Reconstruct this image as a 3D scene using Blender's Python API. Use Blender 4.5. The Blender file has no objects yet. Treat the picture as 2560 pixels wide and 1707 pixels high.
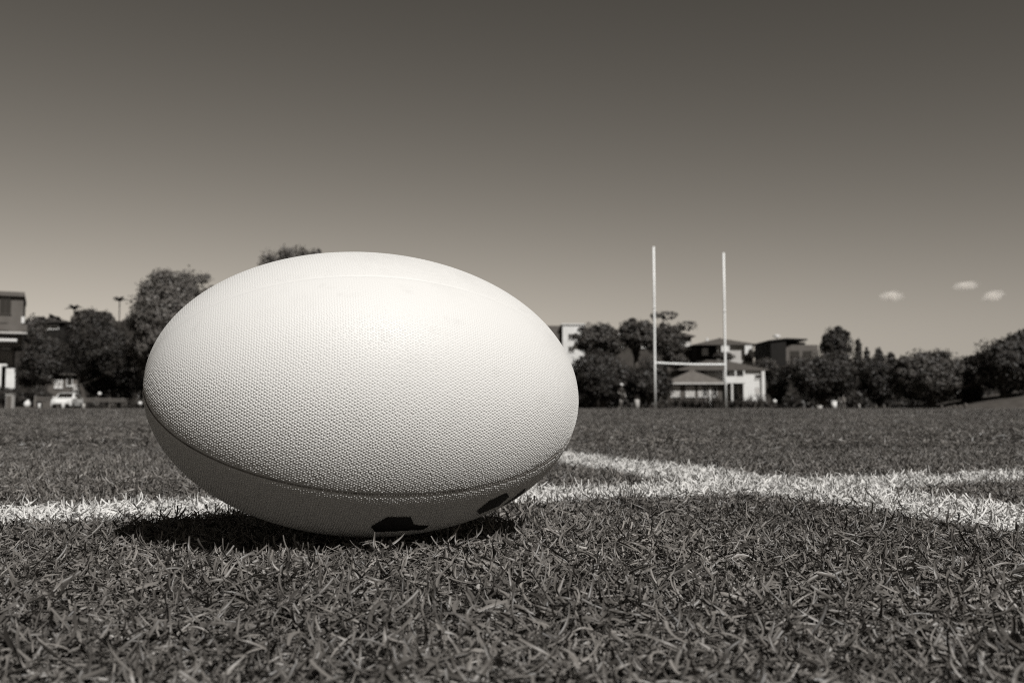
import bpy, math, random
import numpy as np
from mathutils import Vector, Matrix

R = math.radians
rng = np.random.default_rng(7)
random.seed(7)
sc = bpy.context.scene
C = sc.collection

# ------------------------------------------------------------------ camera
FPX = 35.0 * 2560 / 36.0
PITCH = math.atan((1019.5 - 853.5) / FPX)
HC = 0.10
cam_d = bpy.data.cameras.new("camera")
cam = bpy.data.objects.new("camera", cam_d)
C.objects.link(cam)
cam.location = (0, 0, HC)
cam.rotation_euler = (math.pi / 2 + PITCH, 0, 0)
cam_d.sensor_width = 36.0
cam_d.lens = 35.0
cam_d.clip_start = 0.01
cam_d.clip_end = 12000
cam_d.dof.use_dof = True
cam_d.dof.focus_distance = 0.64
cam_d.dof.aperture_fstop = 16.5
sc.camera = cam

# ------------------------------------------------------------------ world and sun
SUN = Vector((0.48, -0.82, 1.0)).normalized()
EL = math.asin(SUN.z)
AZ = math.atan2(SUN.x, SUN.y)
w = bpy.data.worlds.new("World")
sc.world = w
w.use_nodes = True
nt = w.node_tree
nt.nodes.clear()
wo = nt.nodes.new("ShaderNodeOutputWorld")
bg = nt.nodes.new("ShaderNodeBackground")
sky = nt.nodes.new("ShaderNodeTexSky")
sky.sky_type = 'NISHITA'
sky.sun_disc = False
sky.sun_elevation = EL
sky.sun_rotation = AZ
sky.altitude = 0
sky.air_density = 3.0
sky.dust_density = 0.05
sky.ozone_density = 3.0
# black-and-white film behind a red filter, then warm toning, the same over the whole sky
dot = nt.nodes.new("ShaderNodeVectorMath"); dot.operation = 'DOT_PRODUCT'
dot.inputs[1].default_value = (0.28, 0.0155, 0.0)
pw = nt.nodes.new("ShaderNodeMath"); pw.operation = 'POWER'
pw.inputs[1].default_value = 1.85
tone = nt.nodes.new("ShaderNodeVectorMath"); tone.operation = 'SCALE'
tone.inputs[0].default_value = (1.0, 0.91, 0.785)
nt.links.new(sky.outputs[0], dot.inputs[0])
nt.links.new(dot.outputs['Value'], pw.inputs[0])
nt.links.new(pw.outputs[0], tone.inputs['Scale'])
nt.links.new(tone.outputs[0], bg.inputs[0])
bg.inputs[1].default_value = 0.066
nt.links.new(bg.outputs[0], wo.inputs[0])

sun_d = bpy.data.lights.new("sun", 'SUN')
sun_d.energy = 5.0
sun_d.angle = R(0.53)
sun_d.color = (1.0, 0.985, 0.96)
sun = bpy.data.objects.new("sun", sun_d)
C.objects.link(sun)
sun.rotation_euler = SUN.to_track_quat('Z', 'Y').to_euler()

vs = sc.view_settings
vs.view_transform = 'Standard'
vs.look = 'None'
vs.gamma = 1.0
vs.exposure = 0.3
sc.cycles.use_denoising = False
sc.cycles.filter_width = 1.1
sc.cycles.max_bounces = 8
sc.cycles.volume_bounces = 6
sc.cycles.diffuse_bounces = 2
sc.cycles.glossy_bounces = 2
sc.cycles.transmission_bounces = 4
sc.cycles.transparent_max_bounces = 8
sc.cycles.sample_clamp_indirect = 4

# ------------------------------------------------------------------ pixel to world
fw = Vector((0, math.cos(PITCH), math.sin(PITCH)))
up = Vector((0, -math.sin(PITCH), math.cos(PITCH)))
def ray(px, py):
    return fw + Vector((1, 0, 0)) * ((px - 1280) / FPX) + up * ((853.5 - py) / FPX)
def P(px, py, D):
    d = ray(px, py)
    return Vector((0, 0, HC)) + d * (D / d.y)
def X(px, D):
    return P(px, 1019.5, D).x
def Z(py, D):
    return P(1280, py, D).z

# ------------------------------------------------------------------ materials
def tint(v):
    # film toning: darks lean warmer than lights
    k = min(1.0, max(0.0, v)) ** 0.5
    v *= 0.813
    return (v, v * (0.845 + 0.18 * k), v * (0.705 + 0.32 * k), 1)

def mat(name, v, rough=0.7, spec=0.3, noise=0.0, nscale=4.0, bump=0.0, bscale=40.0, metal=0.0):
    m = bpy.data.materials.new(name)
    m.use_nodes = True
    n = m.node_tree
    b = n.nodes["Principled BSDF"]
    b.inputs['Base Color'].default_value = tint(v)
    b.inputs['Roughness'].default_value = rough
    b.inputs['Specular IOR Level'].default_value = spec
    b.inputs['Metallic'].default_value = metal
    if noise > 0:
        tc = n.nodes.new("ShaderNodeTexCoord")
        no = n.nodes.new("ShaderNodeTexNoise")
        no.inputs['Scale'].default_value = nscale
        no.inputs['Detail'].default_value = 5
        cr = n.nodes.new("ShaderNodeValToRGB")
        cr.color_ramp.elements[0].position = 0.3
        cr.color_ramp.elements[1].position = 0.7
        cr.color_ramp.elements[0].color = tint(v * (1 - noise))
        cr.color_ramp.elements[1].color = tint(v * (1 + noise))
        n.links.new(tc.outputs['Object'], no.inputs['Vector'])
        n.links.new(no.outputs['Fac'], cr.inputs['Fac'])
        n.links.new(cr.outputs['Color'], b.inputs['Base Color'])
    if bump > 0:
        tc2 = n.nodes.new("ShaderNodeTexCoord")
        n2 = n.nodes.new("ShaderNodeTexNoise")
        n2.inputs['Scale'].default_value = bscale
        n2.inputs['Detail'].default_value = 4
        bp = n.nodes.new("ShaderNodeBump")
        bp.inputs['Strength'].default_value = bump
        n.links.new(tc2.outputs['Object'], n2.inputs['Vector'])
        n.links.new(n2.outputs['Fac'], bp.inputs['Height'])
        n.links.new(bp.outputs[0], b.inputs['Normal'])
    return m

def ball_mat():
    m = mat('ball_rubber', 0.57, 0.5, 0.3)
    n = m.node_tree; b = n.nodes["Principled BSDF"]
    tc = n.nodes.new("ShaderNodeTexCoord")
    a = n.nodes.new("ShaderNodeTexNoise"); a.inputs['Scale'].default_value = 17; a.inputs['Detail'].default_value = 6; a.inputs['Roughness'].default_value = 0.65
    mp = n.nodes.new("ShaderNodeMapping"); mp.inputs['Scale'].default_value = (1.0, 2.6, 1.0); mp.inputs['Rotation'].default_value = (0.3, 0.2, 0.5)
    c = n.nodes.new("ShaderNodeTexNoise"); c.inputs['Scale'].default_value = 46; c.inputs['Detail'].default_value = 3
    n.links.new(tc.outputs['Object'], a.inputs['Vector']); n.links.new(tc.outputs['Object'], mp.inputs[0]); n.links.new(mp.outputs[0], c.inputs['Vector'])
    ra = n.nodes.new("ShaderNodeMapRange"); ra.inputs['From Min'].default_value = 0.52; ra.inputs['From Max'].default_value = 0.75; ra.inputs['To Max'].default_value = 0.13
    rc = n.nodes.new("ShaderNodeMapRange"); rc.inputs['From Min'].default_value = 0.64; rc.inputs['From Max'].default_value = 0.74; rc.inputs['To Max'].default_value = 0.10
    n.links.new(a.outputs['Fac'], ra.inputs['Value']); n.links.new(c.outputs['Fac'], rc.inputs['Value'])
    ad = n.nodes.new("ShaderNodeMath"); ad.operation = 'ADD'; n.links.new(ra.outputs[0], ad.inputs[0]); n.links.new(rc.outputs[0], ad.inputs[1])
    mx = n.nodes.new("ShaderNodeMix"); mx.data_type = 'RGBA'
    n.links.new(ad.outputs[0], mx.inputs[0]); mx.inputs[6].default_value = tint(0.59); mx.inputs[7].default_value = tint(0.22)
    n.links.new(mx.outputs[2], b.inputs['Base Color'])
    return m

def leaf_mat(name, v, rough=0.55, trans=0.12, spec=0.3):
    m = bpy.data.materials.new(name)
    m.use_nodes = True
    n = m.node_tree
    b = n.nodes["Principled BSDF"]
    b.inputs['Roughness'].default_value = rough
    b.inputs['Specular IOR Level'].default_value = spec
    at = n.nodes.new("ShaderNodeAttribute"); at.attribute_name = "tone"
    cr = n.nodes.new("ShaderNodeValToRGB")
    cr.color_ramp.elements[0].color = tint(v * 0.55)
    cr.color_ramp.elements[1].color = tint(v * 1.5)
    n.links.new(at.outputs['Fac'], cr.inputs['Fac'])
    n.links.new(cr.outputs['Color'], b.inputs['Base Color'])
    tr = n.nodes.new("ShaderNodeBsdfTranslucent")
    n.links.new(cr.outputs['Color'], tr.inputs['Color'])
    mx = n.nodes.new("ShaderNodeMixShader"); mx.inputs[0].default_value = trans
    n.links.new(b.outputs[0], mx.inputs[1]); n.links.new(tr.outputs[0], mx.inputs[2])
    n.links.new(mx.outputs[0], n.nodes["Material Output"].inputs[0])
    return m

M = {
    'ball': ball_mat(),
    'seam_shade': mat('shaded_seam', 0.2, 0.8, 0.2, noise=0.5, nscale=60),
    'print': mat('ball_print', 0.012, 0.6, 0.2),
    'post': mat('post_paint', 0.8, 0.45, 0.4, noise=0.05, nscale=3),
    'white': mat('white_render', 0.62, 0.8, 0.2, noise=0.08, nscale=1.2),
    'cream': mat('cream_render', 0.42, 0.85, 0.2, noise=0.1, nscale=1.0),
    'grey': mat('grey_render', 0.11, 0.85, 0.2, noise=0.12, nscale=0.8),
    'dgrey': mat('dark_render', 0.055, 0.85, 0.2, noise=0.15, nscale=0.8),
    'near_black': mat('dark_cladding_and_shade', 0.010, 0.8, 0.2, noise=0.2, nscale=1.5),  # dark finish; on some house walls it stands in for shade
    'brick': mat('brick_wall', 0.09, 0.9, 0.15, noise=0.25, nscale=6),
    'tile': mat('roof_tile', 0.07, 0.85, 0.2, noise=0.25, nscale=2.5, bump=0.4, bscale=9),
    'tile2': mat('pale_roof_tile', 0.11, 0.85, 0.2, noise=0.2, nscale=2.5, bump=0.4, bscale=9),
    'trim': mat('white_trim', 0.6, 0.6, 0.3),
    'pane': mat('window_glass', 0.015, 0.08, 0.6),
    'curtain': mat('window_blind', 0.42, 0.5, 0.4),
    'metal': mat('galvanised_metal', 0.28, 0.45, 0.5, noise=0.1),
    'wood': mat('weathered_timber', 0.15, 0.8, 0.2, noise=0.25, nscale=7),
    'bark': mat('bark', 0.05, 0.9, 0.15, noise=0.4, nscale=6, bump=0.6, bscale=14),
    'palebark': mat('pale_bark', 0.13, 0.9, 0.15, noise=0.35, nscale=5, bump=0.5, bscale=14),
    'carpaint': mat('car_paint', 0.62, 0.25, 0.5),
    'tyre': mat('tyre_rubber', 0.02, 0.8, 0.2),
    'lamp': mat('headlight_glass', 0.6, 0.1, 0.6),
    'skin': mat('skin', 0.24, 0.6, 0.3),
    'darkcloth': mat('dark_cloth', 0.025, 0.9, 0.1, noise=0.2, nscale=9),
    'greycloth': mat('grey_cloth', 0.15, 0.9, 0.1, noise=0.45, nscale=14),
    'whitecloth': mat('white_cloth', 0.6, 0.85, 0.1),
    'hair': mat('hair', 0.02, 0.6, 0.3),
    'hillside': mat('hillside_grass', 0.025, 0.95, 0.1, noise=0.4, nscale=0.35),
    'bank': mat('bank_grass', 0.065, 0.95, 0.1, noise=0.25, nscale=2.0, bump=0.6, bscale=18),
    'path': mat('path_gravel', 0.2, 0.95, 0.1, noise=0.2, nscale=4),
    'leaf_dark': leaf_mat('leaf_dark', 0.032, trans=0.06),
    'leaf_mid': leaf_mat('leaf_mid', 0.06),
    'leaf_pale': leaf_mat('leaf_pale', 0.115),
    'flax': leaf_mat('flax_leaf', 0.10, 0.4, 0.2, 0.4),
}

# ------------------------------------------------------------------ mesh helpers
class MB:
    def __init__(s): s.v = []; s.f = []
    def add(s, v, f):
        o = len(s.v); s.v += [tuple(p) for p in v]; s.f += [tuple(i + o for i in q) for q in f]; return s
    def box(s, a, b):
        x0, y0, z0 = a; x1, y1, z1 = b
        return s.add([(x0,y0,z0),(x1,y0,z0),(x1,y1,z0),(x0,y1,z0),(x0,y0,z1),(x1,y0,z1),(x1,y1,z1),(x0,y1,z1)],
                     [(0,3,2,1),(4,5,6,7),(0,1,5,4),(1,2,6,5),(2,3,7,6),(3,0,4,7)])
    def tube(s, pts, rads, n=10, cap=True):
        pts = [Vector(p) for p in pts]; rings = []
        up0 = Vector((0.13, 0.97, 0.2)).normalized()
        for i, p in enumerate(pts):
            t = (pts[min(i + 1, len(pts) - 1)] - pts[max(i - 1, 0)]).normalized()
            a = t.cross(up0)
            if a.length < 1e-3: a = t.cross(Vector((1, 0, 0)))
            a.normalize(); b = t.cross(a)
            rings.append([p + (a * math.cos(2*math.pi*k/n) + b * math.sin(2*math.pi*k/n)) * rads[i] for k in range(n)])
        v = [q for r_ in rings for q in r_]; f = []
        for i in range(len(pts) - 1):
            for k in range(n):
                f.append((i*n+k, i*n+(k+1)%n, (i+1)*n+(k+1)%n, (i+1)*n+k))
        if cap:
            f.append(tuple(range(n - 1, -1, -1))); f.append(tuple((len(pts)-1)*n + k for k in range(n)))
        return s.add(v, f)
    def lathe(s, prof, c=(0,0,0), n=16):
        v = []; f = []
        for (r_, z) in prof:
            for k in range(n):
                a = 2*math.pi*k/n; v.append((c[0]+r_*math.cos(a), c[1]+r_*math.sin(a), c[2]+z))
        for i in range(len(prof)-1):
            for k in range(n): f.append((i*n+k, i*n+(k+1)%n, (i+1)*n+(k+1)%n, (i+1)*n+k))
        f.append(tuple(range(n-1,-1,-1))); f.append(tuple((len(prof)-1)*n+k for k in range(n)))
        return s.add(v, f)
    def build(s, name, m, parent=None, smooth=False):
        me = bpy.data.meshes.new(name); me.from_pydata(s.v, [], s.f); me.update()
        return link(name, me, m, parent, smooth)

def link(name, me, m, parent=None, smooth=False):
    if m is not None and not me.materials: me.materials.append(M[m] if isinstance(m, str) else m)
    if smooth: me.shade_smooth()
    o = bpy.data.objects.new(name, me); C.objects.link(o)
    if parent: o.parent = parent
    return o

def np_mesh(name, V, F):
    """V (n,3), F (m,k) all faces with k corners."""
    me = bpy.data.meshes.new(name)
    k = F.shape[1]
    me.vertices.add(len(V)); me.vertices.foreach_set("co", np.ascontiguousarray(V, dtype=np.float32).ravel())
    me.loops.add(F.size); me.loops.foreach_set("vertex_index", np.ascontiguousarray(F, dtype=np.int32).ravel())
    me.polygons.add(len(F)); me.polygons.foreach_set("loop_start", np.arange(0, F.size, k, dtype=np.int32))
    me.update(calc_edges=True)
    return me

def tag(o, label=None, cat=None, group=None, kind=None):
    if label: o['label'] = label
    if cat: o['category'] = cat
    if group: o['group'] = group
    if kind: o['kind'] = kind
    return o

def empty(name, loc, rz=0.0):
    o = bpy.data.objects.new(name, None); C.objects.link(o)
    o.location = loc; o.rotation_euler = (0, 0, rz); o.empty_display_size = 0.2
    return o

# ------------------------------------------------------------------ setting: ground
L1P = np.array([0.0, 0.930]); L1D = np.array([math.cos(R(23.2)), math.sin(R(23.2))])      # near edge of touch line
L2P = np.array([0.4615, 0.897]); L2D = np.array([-math.sin(R(18.6)), math.cos(R(18.6))])
LW1 = 0.138
LW2 = 0.152

def line_mask(n):
    """node group inside a material: 1 on the two painted lines (world position), ragged edges"""
    geo = n.nodes.new("ShaderNodeNewGeometry")
    no = n.nodes.new("ShaderNodeTexNoise"); no.inputs['Scale'].default_value = 55; no.inputs['Detail'].default_value = 3
    n.links.new(geo.outputs['Position'], no.inputs['Vector'])
    outs = []
    for (p, d, wd, sgn) in ((L1P, L1D, LW1, 1), (L2P, L2D, LW2, 1)):
        nor = np.array([-d[1], d[0]]) * sgn
        off = float(nor @ p)
        dp = n.nodes.new("ShaderNodeVectorMath"); dp.operation = 'DOT_PRODUCT'
        dp.inputs[1].default_value = (nor[0], nor[1], 0)
        n.links.new(geo.outputs['Position'], dp.inputs[0])
        a = n.nodes.new("ShaderNodeMath"); a.operation = 'SUBTRACT'; a.inputs[1].default_value = off + wd / 2
        n.links.new(dp.outputs['Value'], a.inputs[0])
        ab = n.nodes.new("ShaderNodeMath"); ab.operation = 'ABSOLUTE'; n.links.new(a.outputs[0], ab.inputs[0])
        jit = n.nodes.new("ShaderNodeMath"); jit.operation = 'MULTIPLY_ADD'
        jit.inputs[1].default_value = 0.03; jit.inputs[2].default_value = -0.015
        n.links.new(no.outputs['Fac'], jit.inputs[0])
        s = n.nodes.new("ShaderNodeMath"); s.operation = 'ADD'
        n.links.new(ab.outputs[0], s.inputs[0]); n.links.new(jit.outputs[0], s.inputs[1])
        mr = n.nodes.new("ShaderNodeMapRange"); mr.interpolation_type = 'SMOOTHSTEP'
        mr.inputs['From Min'].default_value = wd / 2 - 0.006; mr.inputs['From Max'].default_value = wd / 2 + 0.008
        mr.inputs['To Min'].default_value = 1; mr.inputs['To Max'].default_value = 0
        n.links.new(s.outputs[0], mr.inputs['Value'])
        outs.append(mr)
    mx = n.nodes.new("ShaderNodeMath"); mx.operation = 'MAXIMUM'
    n.links.new(outs[0].outputs[0], mx.inputs[0]); n.links.new(outs[1].outputs[0], mx.inputs[1])
    return mx.outputs[0]

def soil_material():
    m = mat('pitch_soil', 0.012, 0.95, 0.1, noise=0.3, nscale=30)
    n = m.node_tree; b = n.nodes["Principled BSDF"]
    src = b.inputs['Base Color'].links[0].from_socket
    mask = line_mask(n)
    mix = n.nodes.new("ShaderNodeMix"); mix.data_type = 'RGBA'
    n.links.new(mask, mix.inputs[0]); n.links.new(src, mix.inputs[6]); mix.inputs[7].default_value = tint(0.5)
    n.links.new(mix.outputs[2], b.inputs['Base Color'])
    return m

def grass_material():
    m = bpy.data.materials.new("grass_blades"); m.use_nodes = True
    n = m.node_tree; b = n.nodes["Principled BSDF"]
    b.inputs['Roughness'].default_value = 0.46
    b.inputs['Specular IOR Level'].default_value = 0.35
    at = n.nodes.new("ShaderNodeAttribute"); at.attribute_name = "tone"
    oi = n.nodes.new("ShaderNodeObjectInfo")
    ad = n.nodes.new("ShaderNodeMath"); ad.operation = 'MULTIPLY_ADD'; ad.inputs[1].default_value = 0.25
    n.links.new(oi.outputs['Random'], ad.inputs[0]); n.links.new(at.outputs['Fac'], ad.inputs[2])
    cr = n.nodes.new("ShaderNodeValToRGB")
    e = cr.color_ramp.elements
    e[0].position = 0.0; e[0].color = tint(0.022)
    e[1].position = 0.85; e[1].color = tint(0.21)
    e2 = cr.color_ramp.elements.new(1.1 if False else 0.97); e2.color = tint(0.22)
    e3 = cr.color_ramp.elements.new(1.0); e3.color = tint(0.36)
    n.links.new(ad.outputs[0], cr.inputs['Fac'])
    # large soft patches of worn and lush turf
    geo = n.nodes.new("ShaderNodeNewGeometry")
    no = n.nodes.new("ShaderNodeTexNoise"); no.inputs['Scale'].default_value = 2.3; no.inputs['Detail'].default_value = 4
    n.links.new(geo.outputs['Position'], no.inputs['Vector'])
    mr = n.nodes.new("ShaderNodeMapRange"); mr.inputs['From Min'].default_value = 0.3; mr.inputs['From Max'].default_value = 0.7
    mr.inputs['To Min'].default_value = 0.78; mr.inputs['To Max'].default_value = 1.22
    n.links.new(no.outputs['Fac'], mr.inputs['Value'])
    sc_ = n.nodes.new("ShaderNodeVectorMath"); sc_.operation = 'SCALE'
    n.links.new(cr.outputs['Color'], sc_.inputs[0]); n.links.new(mr.outputs[0], sc_.inputs['Scale'])
    mask = line_mask(n)
    # a share of the blades grew after the line was painted
    gr = n.nodes.new("ShaderNodeMath"); gr.operation = 'GREATER_THAN'; gr.inputs[1].default_value = 0.03
    n.links.new(at.outputs['Fac'], gr.inputs[0])
    mm = n.nodes.new("ShaderNodeMath"); mm.operation = 'MULTIPLY'
    n.links.new(mask, mm.inputs[0]); n.links.new(gr.outputs[0], mm.inputs[1])
    mix = n.nodes.new("ShaderNodeMix"); mix.data_type = 'RGBA'
    n.links.new(mm.outputs[0], mix.inputs[0]); n.links.new(sc_.outputs[0], mix.inputs[6]); mix.inputs[7].default_value = tint(0.56)
    n.links.new(mix.outputs[2], b.inputs['Base Color'])
    tr = n.nodes.new("ShaderNodeBsdfTranslucent"); n.links.new(mix.outputs[2], tr.inputs['Color'])
    ms = n.nodes.new("ShaderNodeMixShader"); ms.inputs[0].default_value = 0.03
    n.links.new(b.outputs[0], ms.inputs[1]); n.links.new(tr.outputs[0], ms.inputs[2])
    n.links.new(ms.outputs[0], n.nodes["Material Output"].inputs[0])
    return m

M['soil'] = soil_material()
M['grass'] = grass_material()

FIELD_END = 72.0
pitch = MB().add([(-90,-40,0),(90,-40,0),(90,FIELD_END,0),(-90,FIELD_END,0)], [(0,1,2,3)]).build('pitch', 'soil')
tag(pitch, kind='structure')

def terrain_h(x, y):
    t = np.clip((y - 118) / 90, 0, 1); t = t*t*(3-2*t)
    h = 7.5 * t
    far = np.clip((y - 320) / 400, 0, 1)
    h = h * (1 - far) + (-2) * far
    # wooded hill to the left
    h += 15.5 * np.exp(-((x + 105) / 62)**2 - ((y - 265) / 55)**2)
    return h - 0.02
ys = np.concatenate([np.linspace(FIELD_END - 0.3, 320, 60), np.linspace(330, 900, 20), [1500, 3000, 9000]])
xs = np.concatenate([[-9000, -3000, -900], np.linspace(-320, 320, 81), [900, 3000, 9000]])
XX, YY = np.meshgrid(xs, ys)
ZZ = terrain_h(XX, YY)
V = np.stack([XX.ravel(), YY.ravel(), ZZ.ravel()], 1)
nx = len(xs)
ii, jj = np.meshgrid(np.arange(len(ys)-1), np.arange(nx-1), indexing='ij')
F = np.stack([ii*nx+jj, ii*nx+jj+1, (ii+1)*nx+jj+1, (ii+1)*nx+jj], -1).reshape(-1, 4)
tag(link('hillside', np_mesh('hillside', V, F), 'hillside', None, True), kind='structure')
def g(x, y): return float(terrain_h(np.array(float(x)), np.array(float(y)))) if y > FIELD_END else 0.0
side = MB().add([(-9000,-3000,-0.05),(9000,-3000,-0.05),(9000,FIELD_END+1,-0.05),(-9000,FIELD_END+1,-0.05)], [(0,1,2,3)]).build('ground', 'hillside')
tag(side, kind='structure')

# grassed bank at the right-hand end of the pitch
bxs = np.linspace(X(2400, 69), X(2400, 69) + 40, 50); bys = np.linspace(68.5, 84, 26)
BX, BY = np.meshgrid(bxs, bys)
ramp = np.clip((BX - bxs[0]) / 9.0, 0, 1.6)
BZ = 0.02 + 1.45 * ramp**1.1 * np.clip((BY - 68.5) / 3.5, 0, 1)**0.9 + 0.05*np.sin(BX*1.7+BY)
BZ *= np.clip((84 - BY) / 4, 0, 1); BZ -= 0.03
nb = len(bxs)
ii, jj = np.meshgrid(np.arange(len(bys)-1), np.arange(nb-1), indexing='ij')
F = np.stack([ii*nb+jj, ii*nb+jj+1, (ii+1)*nb+jj+1, (ii+1)*nb+jj], -1).reshape(-1, 4)
tag(link('grass_bank', np_mesh('grass_bank', np.stack([BX.ravel(), BY.ravel(), BZ.ravel()], 1), F), 'bank', None, True), kind='structure')
path = MB().add([(X(2470,67), 66.6, 0.045), (X(2470,67)+25, 66.6, 0.06), (X(2470,67)+25, 68.6, 0.14), (X(2470,67)+3, 68.6, 0.10)], [(0,1,2,3)]).build('path', 'path')
tag(path, kind='structure')

# ------------------------------------------------------------------ grass blades
def blades(n, rad, L0, L1, W0, W1, seg, seed, tall=0.06, flat=(58, 100), zmax=0.0105, vee=False, curlm=12, curls=36, turns=55):
    r = np.random.default_rng(seed)
    a = r.uniform(0, 2*np.pi, n); q = rad * np.sqrt(r.uniform(0, 1, n))
    root = np.stack([q*np.cos(a), q*np.sin(a), np.zeros(n)], 1)
    L = r.uniform(L0, L1, n); Wd = r.uniform(W0, W1, n)
    th = np.radians(r.uniform(flat[0], flat[1], n))       # lean from vertical
    up_ = r.uniform(0, 1, n) < tall
    th = np.where(up_, np.radians(r.uniform(8, 50, n)), th)
    L = np.where(up_, L*0.62, L)
    root[:, 2] = np.where(up_, 0, r.uniform(0, 1, n) * zmax)
    az = r.uniform(0, 2*np.pi, n)
    curl = np.radians(r.normal(curlm, curls, n))                # total bend along the blade
    turn = np.radians(r.normal(0, turns, n))                 # sideways curl
    twist0 = r.normal(0, 0.55, n); twist = r.normal(0, 0.7, n)
    blunt = r.uniform(0, 1, n) < 0.4
    fold = r.uniform(0.3, 1.0, n) * np.sign(r.normal(0, 1, n))
    p = root.copy(); rows = []
    for k in range(seg + 1):
        t = k / seg
        tk = th + curl * t; ak = az + turn * t
        d = np.stack([np.sin(tk)*np.cos(ak), np.sin(tk)*np.sin(ak), np.cos(tk)], 1)
        side_ = np.stack([-np.sin(ak), np.cos(ak), np.zeros(n)], 1)
        nrm = np.cross(d, side_)
        tw = twist0 + twist * t
        wv = side_*np.cos(tw)[:, None] + nrm*np.sin(tw)[:, None]
        wk = np.where(blunt, 1 - 0.25*t, (1 - t**2.2)*0.97 + 0.03) * (0.55 + 0.45*min(1, t*4)) * Wd * 0.5
        if vee:
            rows += [p - wv*wk[:, None], p - np.cross(d, wv)*(wk*fold)[:, None], p + wv*wk[:, None]]
        else:
            rows += [p - wv*wk[:, None], p + wv*wk[:, None]]
        p = p + d * (L/seg)[:, None]
        p[:, 2] = np.maximum(p[:, 2], 0.0008)
    V = np.stack(rows, 1)
    c_ = 3 if vee else 2
    m_ = c_*(seg+1)
    base = (np.arange(n)*m_)[:, None, None]
    fl = np.array([[c_*k+j, c_*k+j+1, c_*k+c_+j+1, c_*k+c_+j] for k in range(seg) for j in range(c_-1)])[None]
    F = (base + fl).reshape(-1, 4)
    tone_ = np.clip(r.beta(1.15, 1.9, n)*0.76, 0, 1)
    tone_ = np.where(r.uniform(0, 1, n) < 0.006, r.uniform(0.93, 1.0, n), tone_)
    return V.reshape(-1, 3), F, np.repeat(tone_, m_)

def clump(name, args, col):
    V, F, t = blades(*args[0], **args[1])
    me = np_mesh(name, V, F)
    at = me.attributes.new("tone", 'FLOAT', 'POINT'); at.data.foreach_set("value", t.astype(np.float32))
    me.materials.append(M['grass'])
    o = bpy.data.objects.new(name, me); col.objects.link(o)

def scatter(name, pts, rotz, scl, col, label):
    me = bpy.data.meshes.new(name)
    me.vertices.add(len(pts)); me.vertices.foreach_set("co", pts.astype(np.float32).ravel())
    a = me.attributes.new("rz", 'FLOAT_VECTOR', 'POINT'); rv = np.zeros((len(pts), 3), np.float32); rv[:, 2] = rotz
    rv[:, :2] = rng.normal(0, 0.05, (len(pts), 2)); a.data.foreach_set("vector", rv.ravel())
    b = me.attributes.new("sc", 'FLOAT', 'POINT'); b.data.foreach_set("value", scl.astype(np.float32))
    o = bpy.data.objects.new(name, me); C.objects.link(o)
    ng = bpy.data.node_groups.new(name, 'GeometryNodeTree')
    ng.interface.new_socket("Geometry", in_out='INPUT', socket_type='NodeSocketGeometry')
    ng.interface.new_socket("Geometry", in_out='OUTPUT', socket_type='NodeSocketGeometry')
    gi = ng.nodes.new("NodeGroupInput"); go = ng.nodes.new("NodeGroupOutput")
    ci = ng.nodes.new("GeometryNodeCollectionInfo")
    ci.inputs['Collection'].default_value = col
    ci.inputs['Separate Children'].default_value = True
    ci.inputs['Reset Children'].default_value = True
    ip = ng.nodes.new("GeometryNodeInstanceOnPoints")
    ip.inputs['Pick Instance'].default_value = True
    ra = ng.nodes.new("GeometryNodeInputNamedAttribute"); ra.data_type = 'FLOAT_VECTOR'; ra.inputs['Name'].default_value = "rz"
    sa = ng.nodes.new("GeometryNodeInputNamedAttribute"); sa.data_type = 'FLOAT'; sa.inputs['Name'].default_value = "sc"
    e2r = ng.nodes.new("FunctionNodeEulerToRotation")
    ng.links.new(gi.outputs[0], ip.inputs['Points'])
    ng.links.new(ci.outputs[0], ip.inputs['Instance'])
    ng.links.new(ra.outputs[0], e2r.inputs[0]); ng.links.new(e2r.outputs[0], ip.inputs['Rotation'])
    ng.links.new(sa.outputs[0], ip.inputs['Scale'])
    ng.links.new(ip.outputs[0], go.inputs[0])
    md = o.modifiers.new("scatter", 'NODES'); md.node_group = ng
    tag(o, label, 'grass', kind='stuff')
    return o

def grid_pts(y0, y1, sp, k0, k1):
    out = []
    y = y0
    while y < y1:
        hw = k0 + k1*y
        xs_ = np.arange(-hw, hw, sp)
        p = np.stack([xs_, np.full_like(xs_, y)], 1) + rng.uniform(-sp*0.6, sp*0.6, (len(xs_), 2))
        out.append(p); y += sp
    p = np.concatenate(out)
    return np.concatenate([p, np.zeros((len(p), 1))], 1)

colA = bpy.data.collections.new("near_clumps")
for i in range(9):
    clump("near_clump", ((185, 0.034, 0.006, 0.0170, 0.0008, 0.0018, 6, 100+i), dict(tall=0.015, vee=True, zmax=0.0105, flat=(50, 96), curlm=22, curls=48, turns=85)), colA)
colB = bpy.data.collections.new("mid_clumps")
for i in range(6):
    clump("mid_clump", ((1300, 0.13, 0.008, 0.024, 0.0012, 0.0030, 3, 200+i), dict(tall=0.03, zmax=0.0125, flat=(64, 100))), colB)
colC = bpy.data.collections.new("far_clumps")
for i in range(5):
    clump("far_clump", ((2800, 0.62, 0.010, 0.022, 0.004, 0.009, 2, 300+i), dict(tall=0.12, zmax=0.007)), colC)

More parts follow.
